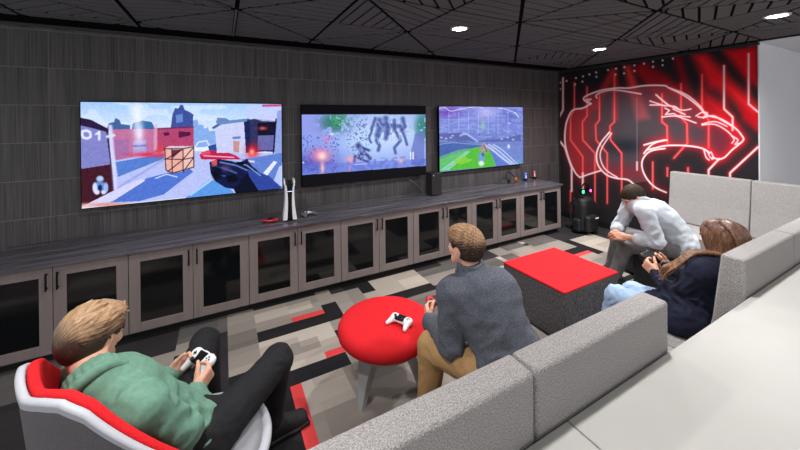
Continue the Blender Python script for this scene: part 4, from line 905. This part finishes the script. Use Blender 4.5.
def torso(g, J, off=0., k=.06, fat=1.):
    P, N = J['pelvis'], J['neck']; up = nrm(N-P); sd = nrm(J['shR']-J['shL']); sd = nrm(sd-up*np.dot(sd, up)); hp = nrm(J['hipR']-J['hipL']); fw = np.cross(up, sd); L = np.linalg.norm(N-P)
    b = J.get('bow', .0)                    # how far the back bends out
    def sec(t, w, dpt, s):
        c = P+(N-P)*t-fw*b*math.sin(PI*t); R = np.stack([s, np.cross(up, s), up], 1); return c, (w*fat+off, dpt*fat+off, L*.2), R
    for t, w, dp, s in ((.02, .162, .112, hp), (.22, .140, .098, nrm(hp+sd)), (.42, .138, .098, sd), (.62, .150, .108, sd), (.80, .148, .106, sd)):
        c, r, R = sec(t, w*J.get('wide', 1.), dp, s); g.ell(c, r, R, k)
    g.cone(J['shL'], J['shR'], .056+off, .056+off, k); g.cone(N-up*.06, N, .070+off*.8, .05+off*.5, .05)
    return fw, up, sd
def person(label, J, skin='fair', sc=1., fem=False, hands=()):
    base = v3(J['pelvis'][0], J['pelvis'][1], 0.); r = empty('person', tuple(base), label, 'person')
    g = Sdf(); torso(g, J, -.03, .05, .92 if not fem else .84)
    for s in 'LR':
        g.chain([J['sh'+s], J['el'+s], J['wr'+s]], [.044*sc, .035*sc, .023*sc], .02); g.chain([J['hip'+s], J['kn'+s], J['an'+s]], [.072*sc, .046*sc, .033*sc], .03)
        t = J['toe'+s]; g.cone(J['an'+s]-v3(0, 0, .05), J['an'+s]+t*.13-v3(0, 0, .065), .03, .024, .03)
    Fh = J['head']; add_head(g, Fh, J['neck'], .054 if not fem else .046, fem)
    for h in hands: add_hand(g, **h)
    surf('body', g, .0036, skin_mat(skin), r); eyes(Fh, r)
    return r
def wrinkles(amp, f, seed, more=None):
    def fn(P, v):
        n = n3(P*v3(1, 1, .8), f, seed); n2 = n3(P*v3(1.2, 1, 2.0), f*1.9, seed+5)
        d = amp*(.65*(1-2*np.abs(n))+.35*n2)
        if more is not None:
            for c, r, a in more: w = np.exp(-((P-c)**2).sum(1)/r**2); d = d+a*w*(1-2*np.abs(n3(P, f*1.7, seed+2)))
        return v-d
    return fn
def trousers(J, m, r, name='trousers', rs=(.092, .072, .058), amp=.0035, f=26, hem=.03):
    g = Sdf(); P = J['pelvis']; hp = nrm(J['hipR']-J['hipL']); up = nrm(J['neck']-P); R = np.stack([hp, np.cross(up, hp), up], 1)
    g.ell(P, (.172*J.get('wide', 1), .122, .105), R, .05); g.ell(P+up*.05, (.155*J.get('wide', 1), .11, .07), R, .04)
    for s in 'LR':
        e = J['an'+s]+nrm(J['kn'+s]-J['an'+s])*hem; g.chain([J['hip'+s], J['kn'+s]], [rs[0], rs[1]], .05); g.chain([J['kn'+s], e], [rs[1], rs[2]], .03); g.cone(e+v3(0, 0, .012), e, rs[2]+.002, rs[2]+.004, .006)
    more = [(J['kn'+s], .12, .004) for s in 'LR']+[(J['hip'+s], .13, .005) for s in 'LR']
    g.mod(wrinkles(amp, f, 3.1, more)); return surf(name, g, .006, m, r)
def top(J, m, r, name, rs=(.070, .058, .044), off=.012, amp=.004, f=22, cuff=.012, collar=None, hem=None, extra=None, fat=1., upto=None, seed=1.3, bl=.022):
    g = Sdf(); fw, up, sd = torso(g, J, off, .06, fat)
    more = []
    for s in 'LR':
        a = nrm(J['wr'+s]-J['el'+s]); e = J['wr'+s]-a*(cuff if upto is None else upto[s]); g.chain([J['sh'+s], J['el'+s]], [rs[0], rs[1]], bl); g.chain([J['el'+s], e], [rs[1], rs[2]], .010); g.cone(e-a*.03, e, rs[2]+.003, rs[2]-.002, .006)
        more.append((J['el'+s], .10, .010)); more.append(((J['el'+s]+e)/2, .08, .006)); more.append((J['sh'+s]*.6+J['el'+s]*.4, .11, .007))
    more.append((J['pelvis']+up*.08, .18, .011))
    if hem: c = J['pelvis']+up*hem[0]; R = np.stack([sd, fw, up], 1); g.ell(c, (hem[1]*J.get('wide', 1), hem[2], .07), R, .05)
    if extra: extra(g, fw, up, sd)
    g.mod(wrinkles(amp, f, seed, more)); o = surf(name, g, .0058, m, r)
    if collar:
        g = Sdf(); N = J['neck']; na = nrm(J['head'](0, -.035, -.055)-N); s2 = nrm(sd-na*np.dot(sd, na)); f2 = np.cross(na, s2); pts = []
        rad, h, t, th = collar; n = 20
        for i in range(n+1):
            a = 2*PI*i/n; op = max(0, math.cos(a))**3; pts.append(N+na*(h-.028*op)+(f2*math.cos(a)*rad*1.1+s2*math.sin(a)*rad)*(1+.12*op)-f2*.005)
        for a, b in zip(pts, pts[1:]): g.cone(a, b, t, t, .004); g.cone(a-na*th+(a-N-na*np.dot(a-N, na))*.18, b-na*th+(b-N-na*np.dot(b-N, na))*.18, t*1.2, t*1.2, .02)
        for a in pts: g.cone(a, a-na*th+(a-N-na*np.dot(a-N, na))*.18, t, t*1.2, .008)
        surf('collar', g, .004, m if not isinstance(collar[-1], bpy.types.Material) else m, o)
    return o
def shoe(J, s, r, upm, solem, lace=True):
    a, t = J['an'+s], nrm(J['toe'+s]*v3(1, 1, 0)); w = v3(t[1], -t[0], 0); b = v3(a[0], a[1], 0)
    g = Sdf(); R = np.stack([w, t, v3(0, 0, 1)], 1); g.cone(b-t*.045+v3(0, 0, .055), b+t*.02+v3(0, 0, .09), .040, .044, .03); g.cone(b+t*.02+v3(0, 0, .075), b+t*.15+v3(0, 0, .045), .044, .038, .03); g.cone(b-t*.05+v3(0, 0, .04), b+t*.16+v3(0, 0, .04), .037, .040, .02); g.cut_half(b+v3(0, 0, .024), (0, 0, -1))
    o = surf('shoe', g, .005, upm, r)
    g = Sdf(); g.rbox(b+t*.055+v3(0, 0, .014), (.044, .152, .014), .013, R, 0); g.ell(b+t*.12+v3(0, 0, .014), (.050, .07, .013), R, .01); surf('sole', g, .005, solem, o)
    if lace:
        m = MB()
        for k in range(4):
            c = b+t*(.045+.02*k)+v3(0, 0, .118-.012*k); m.tube([Vector(c-w*.026-v3(0, 0, .01)), Vector(c), Vector(c+w*.026-v3(0, 0, .01))], .003, 6)
        m.build('laces', mat('grey_lace', (90, 90, 94), .8), o)
    return o
HV = {}
def hair_mat(n): return MATS.get('hair_'+n) or vmat('hair_'+n, .42 if 'long' in n or 'sandy' in n else .75, 0, spec=.4 if 'long' in n or 'sandy' in n else .15)
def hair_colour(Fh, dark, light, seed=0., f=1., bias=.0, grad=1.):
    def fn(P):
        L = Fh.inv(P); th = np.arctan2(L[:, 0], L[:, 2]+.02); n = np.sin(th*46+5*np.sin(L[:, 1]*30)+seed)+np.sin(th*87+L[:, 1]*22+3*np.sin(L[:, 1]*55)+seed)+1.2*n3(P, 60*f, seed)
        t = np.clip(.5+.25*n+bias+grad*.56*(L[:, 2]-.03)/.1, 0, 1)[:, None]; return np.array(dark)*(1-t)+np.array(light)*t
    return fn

def pad_in_hands(C, R_, A_, label, shell, face):
    R_ = nrm(R_); A_ = nrm(A_-R_*np.dot(A_, R_)); U_ = np.cross(R_, A_)
    M = Matrix([[float(R_[i]), float(A_[i]), float(U_[i])] for i in range(3)])
    game_pad(tuple(C), M, shell, face, label)
    hs = []; wr = {}
    for s, n in ((-1, 'L'), (1, 'R')):
        w = C+R_*s*.099-A_*.098-U_*.012; wr[n] = w
        hs.append(dict(wrist=w, d=A_*.95-R_*s*.12, pn=-R_*s+U_*.25, up=U_-R_*s*.15, curl=(.75, .85, .5), thumb=(.75, .5, .5), tcurl=.35, sc=.93))
    return wr, hs

# ---------------------------------------------------------------- person in green in the armchair
def man_green():
    f = nrm((.83, .56, 0)); s = v3(f[1], -f[0], 0)
    C = pz(200, 361, .625)
    wr, hs = pad_in_hands(C, s, f*.80+v3(0, 0, .42), 'white and black game controller held by the person in green', wplast, bplast)
    J = dict(pelvis=v3(-.13, 1.63, .475), neck=pz(98, 381, .885), shL=v3(-.475, 1.70, .825), shR=pz(140, 408, .83), elL=v3(-.34, 1.86, .64), elR=pz(184, 433, .63), wide=.93, bow=.01)
    d = v3(.66, .75, 0); ds = v3(.75, -.66, 0)
    J['hipL'] = J['pelvis']-ds*.09; J['hipR'] = J['pelvis']+ds*.09
    J['knR'] = pz(278, 360, .50); J['knL'] = pz(205, 343, .50); J['anR'] = pz(272, 421, .11); J['anL'] = J['knL']+v3(.03, .03, -.385)
    J['wrL'], J['wrR'] = wr['L'], wr['R']; J['toeL'] = nrm((.6, .8, 0)); J['toeR'] = nrm((.93, .15, 0))
    hc = atd(95, 335, 1.235); Fh = Frame(hc, v3(.66, .75, -.20), v3(.10, .1, 1), .90); J['head'] = Fh
    r = person('person in a green pullover and black trousers leaning back in the tub armchair', J, 'fair', hands=hs)
    green = mat('green_pullover_knit', (112, 152, 132), .85, rgb2=(97, 136, 117), scale=60, bump=.15, bscale=300, spec=.2)
    top(J, green, r, 'pullover', rs=(.069, .052, .038), collar=(.060, .044, .009, .05), hem=(.0, .155, .105), amp=.008, f=17, cuff=.0, bl=.014, fat=.95)
    black = mat('black_stretch_fabric', (30, 30, 32), .8, rgb2=(38, 38, 41), scale=90, spec=.2)
    trousers(J, black, r, rs=(.092, .070, .052), amp=.003)
    for q in 'LR': shoe(J, q, r, mat('black_shoe_knit', (26, 26, 28), .7, bump=.4, bscale=150), mat('black_sole', (16, 16, 17), .6))
    # tousled sandy hair: cap, clumps of strands
    q = Fh; g = Sdf(); g.ell(q(0, -.020, .032), (.081, .101, .087), q.R, 0); g.ell(q(0, -.042, -.005), (.073, .072, .080), q.R, .03); g.ell(q(0, .035, .080), (.056, .050, .032), q.R, .03)
    g.sub_ell(q(0, .105, -.03), (.085, .075, .085), q.R, .01)
    for e in (-1, 1): g.sub_ell(q(e*.10, .018, -.035), (.036, .034, .05), q.R, .01)
    g.sub_ell(q(0, -.03, -.13), (.12, .12, .055), q.R, .01)
    rn = random.Random(4)
    for i in range(170):
        a = rn.uniform(-1.5, 1.5); b = rn.uniform(-1.1, 1.35); L = rn.uniform(.03, .05)
        # point on the cap: a across, b from back (-) to front (+)
        n = v3(math.sin(a)*math.cos(b), math.sin(b), math.cos(a)*math.cos(b)); p = v3(n[0]*.084, n[1]*.100-.022, n[2]*.088+.034)
        if p[2] < .015 and p[1] > -.05: continue
        tdir = nrm(v3(rn.uniform(-.6, .6), 1.0, .25+rn.uniform(0, .5)) if p[2] > .06 else v3(rn.uniform(-.3, .3), .45, -.7)); tdir = nrm(tdir-n*np.dot(tdir, n)*.8)
        p1 = p+tdir*L*.5+n*.005; p2 = p+tdir*L+n*rn.uniform(-.002, .009); g.cone(q(*p), q(*p1), .010, .007, .006); g.cone(q(*p1), q(*p2), .007, .0025, .004)
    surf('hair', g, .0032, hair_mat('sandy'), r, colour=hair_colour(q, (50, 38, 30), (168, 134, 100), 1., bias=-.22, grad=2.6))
man_green()

# ---------------------------------------------------------------- man in the grey jacket on the sofa
def man_grey():
    C = v3(1.185, 1.735, .625)
    wr, hs = pad_in_hands(C, v3(1, -.08, 0), v3(.05, .85, .5), 'red game controller held by the man in the grey jacket', red_p, bplast)
    P = v3(1.26, 1.19, .535)
    J = dict(pelvis=P, neck=pz(471, 270, .945), shL=pz(452, 291, .865), shR=pz(502, 290, .87), elL=pz(452, 345, .60), elR=v3(1.47, 1.46, .62), wide=.97, bow=.03)
    J['hipL'] = P+v3(-.10, .02, -.01); J['hipR'] = P+v3(.10, .0, -.01); J['knL'] = v3(1.02, 1.56, .50); J['knR'] = v3(1.38, 1.60, .50); J['anL'] = v3(.99, 1.56, .11); J['anR'] = v3(1.42, 1.58, .11)
    J['wrL'], J['wrR'] = wr['L'], wr['R']; J['toeL'] = nrm((-.15, 1, 0)); J['toeR'] = nrm((.1, 1, 0))
    hc = pz(464, 246, 1.07); Fh = Frame(hc, v3(-.42, .9, .02), v3(0, .05, 1), .86); J['head'] = Fh
    r = person('man in a charcoal grey jacket and khaki trousers seen from behind on the sofa', J, 'fair', hands=hs)
    grey = mat('charcoal_jersey', (104, 107, 117), .9, rgb2=(70, 73, 82), scale=150, bump=.2, bscale=280, spec=.15)
    top(J, grey, r, 'jacket', rs=(.076, .064, .050), off=.016, collar=(.060, .040, .010, .04), hem=(.04, .175, .135), amp=.0065, f=15, cuff=-.0, fat=1.04)
    trousers(J, mat('khaki_twill', (178, 140, 92), .85, rgb2=(168, 131, 85), scale=120), r, rs=(.094, .074, .060))
    for q in 'LR': shoe(J, q, r, mat('brown_shoe_leather', (60, 44, 36), .5), MATS['black_sole'])
    b = MB(); w = J['wrL']; a = nrm(J['elL']-w); b.cyl(Vector(w+a*.000), Vector(w+a*.018), .031); b.build('wristwatch', mat('dark_watch', (40, 44, 52), .3, .4), r)
    q = Fh; g = Sdf(); g.ell(q(0, -.018, .034), (.083, .104, .090), q.R, 0); g.ell(q(0, .01, .075), (.070, .086, .050), q.R, .03); g.ell(q(0, -.045, -.010), (.073, .070, .075), q.R, .03)
    g.sub_ell(q(0, .110, -.03), (.085, .075, .088), q.R, .01)
    for e in (-1, 1): g.sub_ell(q(e*.10, .022, -.03), (.034, .036, .045), q.R, .008)
    g.sub_ell(q(0, -.03, -.125), (.12, .12, .055), q.R, .01)
    rn = random.Random(9)
    for i in range(150):
        a = rn.uniform(-1.1, 1.1); b = rn.uniform(-.9, 1.4); n = v3(math.sin(a)*math.cos(b), math.sin(b), math.cos(a)*math.cos(b)); p = v3(n[0]*.077, n[1]*.096-.018, n[2]*.084+.038)
        if p[2] < .035: continue
        t = nrm(v3(rn.uniform(-.7, .7), 1, .4)); t = nrm(t-n*np.dot(t, n)*.7); g.cone(q(*p), q(*(p+t*.030+n*.010)), .008, .002, .003)
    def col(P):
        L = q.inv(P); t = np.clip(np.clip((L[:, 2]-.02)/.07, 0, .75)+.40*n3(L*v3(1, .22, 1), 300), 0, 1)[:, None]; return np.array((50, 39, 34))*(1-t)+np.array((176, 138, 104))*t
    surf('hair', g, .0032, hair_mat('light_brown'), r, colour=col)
man_grey()

# ---------------------------------------------------------------- man in the pale shirt by the mural
def man_white():
    f = nrm((-.64, .77, 0)); rt = v3(.77, .64, 0); P = v3(3.84, 1.53, .535)
    J = dict(pelvis=P, neck=v3(3.64, 1.78, .915), shL=v3(3.475, 1.675, .875), shR=v3(3.70, 1.90, .895), elL=v3(3.50, 1.58, .625), elR=v3(3.64, 1.99, .635), wide=1., bow=.05)
    J['hipL'] = P-rt*.095+v3(0, 0, -.01); J['hipR'] = P+rt*.095+v3(0, 0, -.01); J['knL'] = v3(3.57, 1.88, .485); J['knR'] = v3(3.77, 2.06, .485); J['anL'] = v3(3.60, 2.02, .11); J['anR'] = v3(3.79, 2.16, .11)
    J['wrL'] = v3(3.375, 1.785, .628); J['wrR'] = v3(3.43, 1.915, .612); J['toeL'] = f; J['toeR'] = f
    hc = v3(3.62, 1.845, .965); Fh = Frame(hc, v3(-.66, .35, -.62), v3(-.55, .30, .76), 1.04); J['head'] = Fh
    hs = [dict(wrist=J['wrL'], d=v3(-.55, .75, -.05), pn=v3(.6, .4, -.7), up=v3(-.3, .1, 1), curl=(.35, .5, .4), thumb=(.7, .5, .3), sc=.98),
          dict(wrist=J['wrR'], d=v3(-.85, -.25, -.05), pn=v3(-.1, -.6, .8), up=v3(-.2, -.6, .6), curl=(.3, .45, .3), thumb=(.8, .3, .4), sc=.98)]
    r = person('man in a pale long-sleeved shirt sitting bent forward with hands clasped by the mural', J, 'tan', hands=hs)
    top(J, mat('pale_grey_shirt', (188, 193, 200), .85, rgb2=(174, 180, 188), scale=30, spec=.2), r, 'shirt', rs=(.074, .060, .052), off=.014, collar=(.062, .026, .009, .03), hem=(.03, .172, .135), amp=.0065, f=17, upto={'L': .10, 'R': .10}, fat=1.03)
    trousers(J, mat('faded_grey_denim', (132, 129, 128), .85, rgb2=(88, 86, 87), scale=9, detail=4, bump=.1, bscale=200), r, rs=(.092, .072, .056))
    for q in 'LR': shoe(J, q, r, mat('dark_grey_shoe', (44, 44, 48), .6), mat('pale_sole', (150, 150, 150), .6))
    q = Fh; g = Sdf(); g.ell(q(0, -.018, .034), (.083, .104, .088), q.R, 0); g.ell(q(0, -.045, -.010), (.075, .072, .074), q.R, .03); g.sub_ell(q(0, .118, -.03), (.085, .075, .085), q.R, .01)
    for e in (-1, 1): g.sub_ell(q(e*.10, .022, -.03), (.034, .036, .045), q.R, .008)
    g.mod(lambda P, v: v-.002*n3(P, 210))
    surf('hair', g, .0036, hair_mat('black'), r, colour=hair_colour(q, (26, 21, 19), (62, 50, 42), 2.))
man_white()

# ---------------------------------------------------------------- woman with long hair in the gap of the sofa
def woman():
    C = v3(2.665, 1.255, .775)
    wr, hs = pad_in_hands(C, v3(.97, .12, .0), v3(-.08, .80, .55), 'dark game controller held by the long-haired woman', bplast, bplast)
    for h in hs: h['sc'] = .88
    P = v3(2.575, .985, .525)
    J = dict(pelvis=P, neck=v3(2.665, .87, .895), shL=v3(2.51, .90, .85), shR=v3(2.80, .915, .85), elL=v3(2.49, 1.03, .635), elR=v3(2.84, 1.08, .645), wide=.92, bow=.01)
    J['hipL'] = P+v3(-.085, .01, -.01); J['hipR'] = P+v3(.085, .01, -.01); J['knL'] = v3(2.50, 1.385, .485); J['knR'] = v3(2.665, 1.36, .475); J['anL'] = v3(2.48, 1.48, .11); J['anR'] = v3(2.68, 1.46, .11)
    J['wrL'], J['wrR'] = wr['L'], wr['R']; J['toeL'] = J['toeR'] = nrm((-.05, 1, 0))
    hc = v3(2.695, .885, 1.025); Fh = Frame(hc, v3(.08, .96, -.28), v3(0, .22, 1), .90); J['head'] = Fh
    r = person('woman with long brown hair in a navy jumper and pale blue jeans', J, 'warm', sc=.88, fem=True, hands=hs)
    navy = mat('navy_knit', (34, 37, 56), .85, rgb2=(26, 28, 44), scale=70, bump=.15, bscale=260, spec=.2)
    top(J, navy, r, 'jumper', rs=(.062, .052, .040), off=.010, collar=(.056, .018, .008, .02), hem=(.0, .172, .150), amp=.0045, f=20, cuff=.002, fat=.92, extra=lambda g, fw, up, sd: [g.cone(J['hip'+e]+fw*.02, J['hip'+e]+(J['kn'+e]-J['hip'+e])*.33+v3(0, 0, .012), .118, .110, .05) for e in 'LR'])
    trousers(J, mat('pale_blue_denim', (168, 190, 216), .8, rgb2=(138, 164, 198), scale=14, detail=4, bump=.1, bscale=240), r, rs=(.084, .068, .052))
    for q in 'LR': shoe(J, q, r, mat('white_shoe', (205, 205, 205), .6), MATS['pale_sole'])
    q = Fh; g = Sdf(); g.ell(q(0, -.020, .030), (.084, .104, .086), q.R, 0); g.ell(q(0, -.055, -.03), (.084, .066, .10), q.R, .03)
    for e in (-1, 1): g.cone(q(e*.070, .022, .03), q(e*.078, .018, -.06), .024, .026, .02)
    g.sub_ell(q(0, .115, -.035), (.060, .075, .088), q.R, .01)
    rn = random.Random(3); locks = Sdf()
    def lock(p, ex, r0, r1, n=7):
        pts = spline([q(*x) if len(x) == 3 else x for x in p], 5); rs = np.linspace(r0, r1, len(pts)); ex.chain(pts, list(rs), .004)
    for e in (-1, 1):                       # side curtains and back falling over the shoulders
        for i in range(16):
            t = i/15; y = .05-.12*t+rn.uniform(-.006, .006); x0 = e*(.012+rn.uniform(0, .01)); fw_ = (1-t)
            end = (e*(.085+.02*rn.random()), y*.9+.045*fw_, -.235-.07*rn.random()) if t < .6 else (e*(.055+.02*rn.random()), y-.015, -.24-.05*rn.random())
            lock([(x0, y*.8, .108-.25*y*y*4), (e*.066, y, .066), (e*(.090), y*1.0, -.01), (e*.088, y*1.02, -.10), (e*(.088), y*.98+.015*fw_, -.17), end], g, .0105, .0035)
    for i in range(18):
        x = -.08+.16*i/17; lock([(x*.5, -.06, .105), (x*.95, -.115, .05), (x*1.02, -.125, -.03), (x*1.0, -.115, -.11), (x*.95+rn.uniform(-.01, .01), -.09, -.20), (x*.9+rn.uniform(-.02, .02), -.085, -.29-.03*rn.random())], g, .012, .004)
    # locks brought forward over her left shoulder
    for i in range(14):
        o = rn.uniform(-.018, .018); w = rn.uniform(-.02, .02)
        pts = [q(-.085, .0+o, -.09), v3(2.545+o*.3, .955+o, .935+w*.3), v3(2.475+o*.4, 1.00+o, .875+w*.4), v3(2.455+w, 1.06+o, .81+o), v3(2.47+w, 1.10+w, .745+o*1.6)]
        p = spline(pts, 5); g.chain(p, list(np.linspace(.011, .003, len(p))), .004)
    def col(P):
        L = q.inv(P); d = np.clip((-L[:, 2]-.02)/.18, 0, 1); n = .45*n3(P*v3(1, 1, .12), 300, 2.)+.5*n3(P*v3(1, 1, .3), 120, 7.)+.5*n3(P*v3(1, 1, .2), 520, 1.)
        t = np.clip(.30+.30*n+.35*d, 0, 1)[:, None]; return np.array((52, 28, 22))*(1-t)+np.array((198, 150, 108))*t
    surf('hair', g, .0034, hair_mat('long_brown'), r, colour=col)
woman()

# the seats by the mural
def plain_cube(x0, y0, s, label, m, top_=.435):
    r = empty('cube_ottoman', (x0+s/2, y0+s/2, 0), label, 'ottoman', 'charcoal cube seats by the mural')
    MB().box((x0, y0, .02), (x0+s, y0+s, top_), .012).build('body', m, r); MB().box((x0+.03, y0+.03, 0), (x0+s-.03, y0+s-.03, .022)).build('glide_base', black_metal, r)
    MB().tube([(x0+.01, y0+.004, top_-.01), (x0+s-.01, y0+.004, top_-.01), (x0+s-.004, y0+s-.01, top_-.01), (x0+.004, y0+s-.01, top_-.01), (x0+.004, y0+.01, top_-.01)], .004, 6).build('piping', mat('dark_piping', (30, 30, 32), .8), r)
plain_cube(3.62, 1.33, .52, 'black tweed cube seat under the man in the pale shirt', mat('black_tweed', (30, 30, 33), .95, rgb2=(40, 40, 43), scale=200, bump=.3))
plain_cube(4.03, 2.0, .30, 'small dark grey cube behind the shins of the man in the pale shirt', mat('dark_grey_felt', (82, 82, 86), .95, rgb2=(70, 70, 74), scale=200, bump=.3))
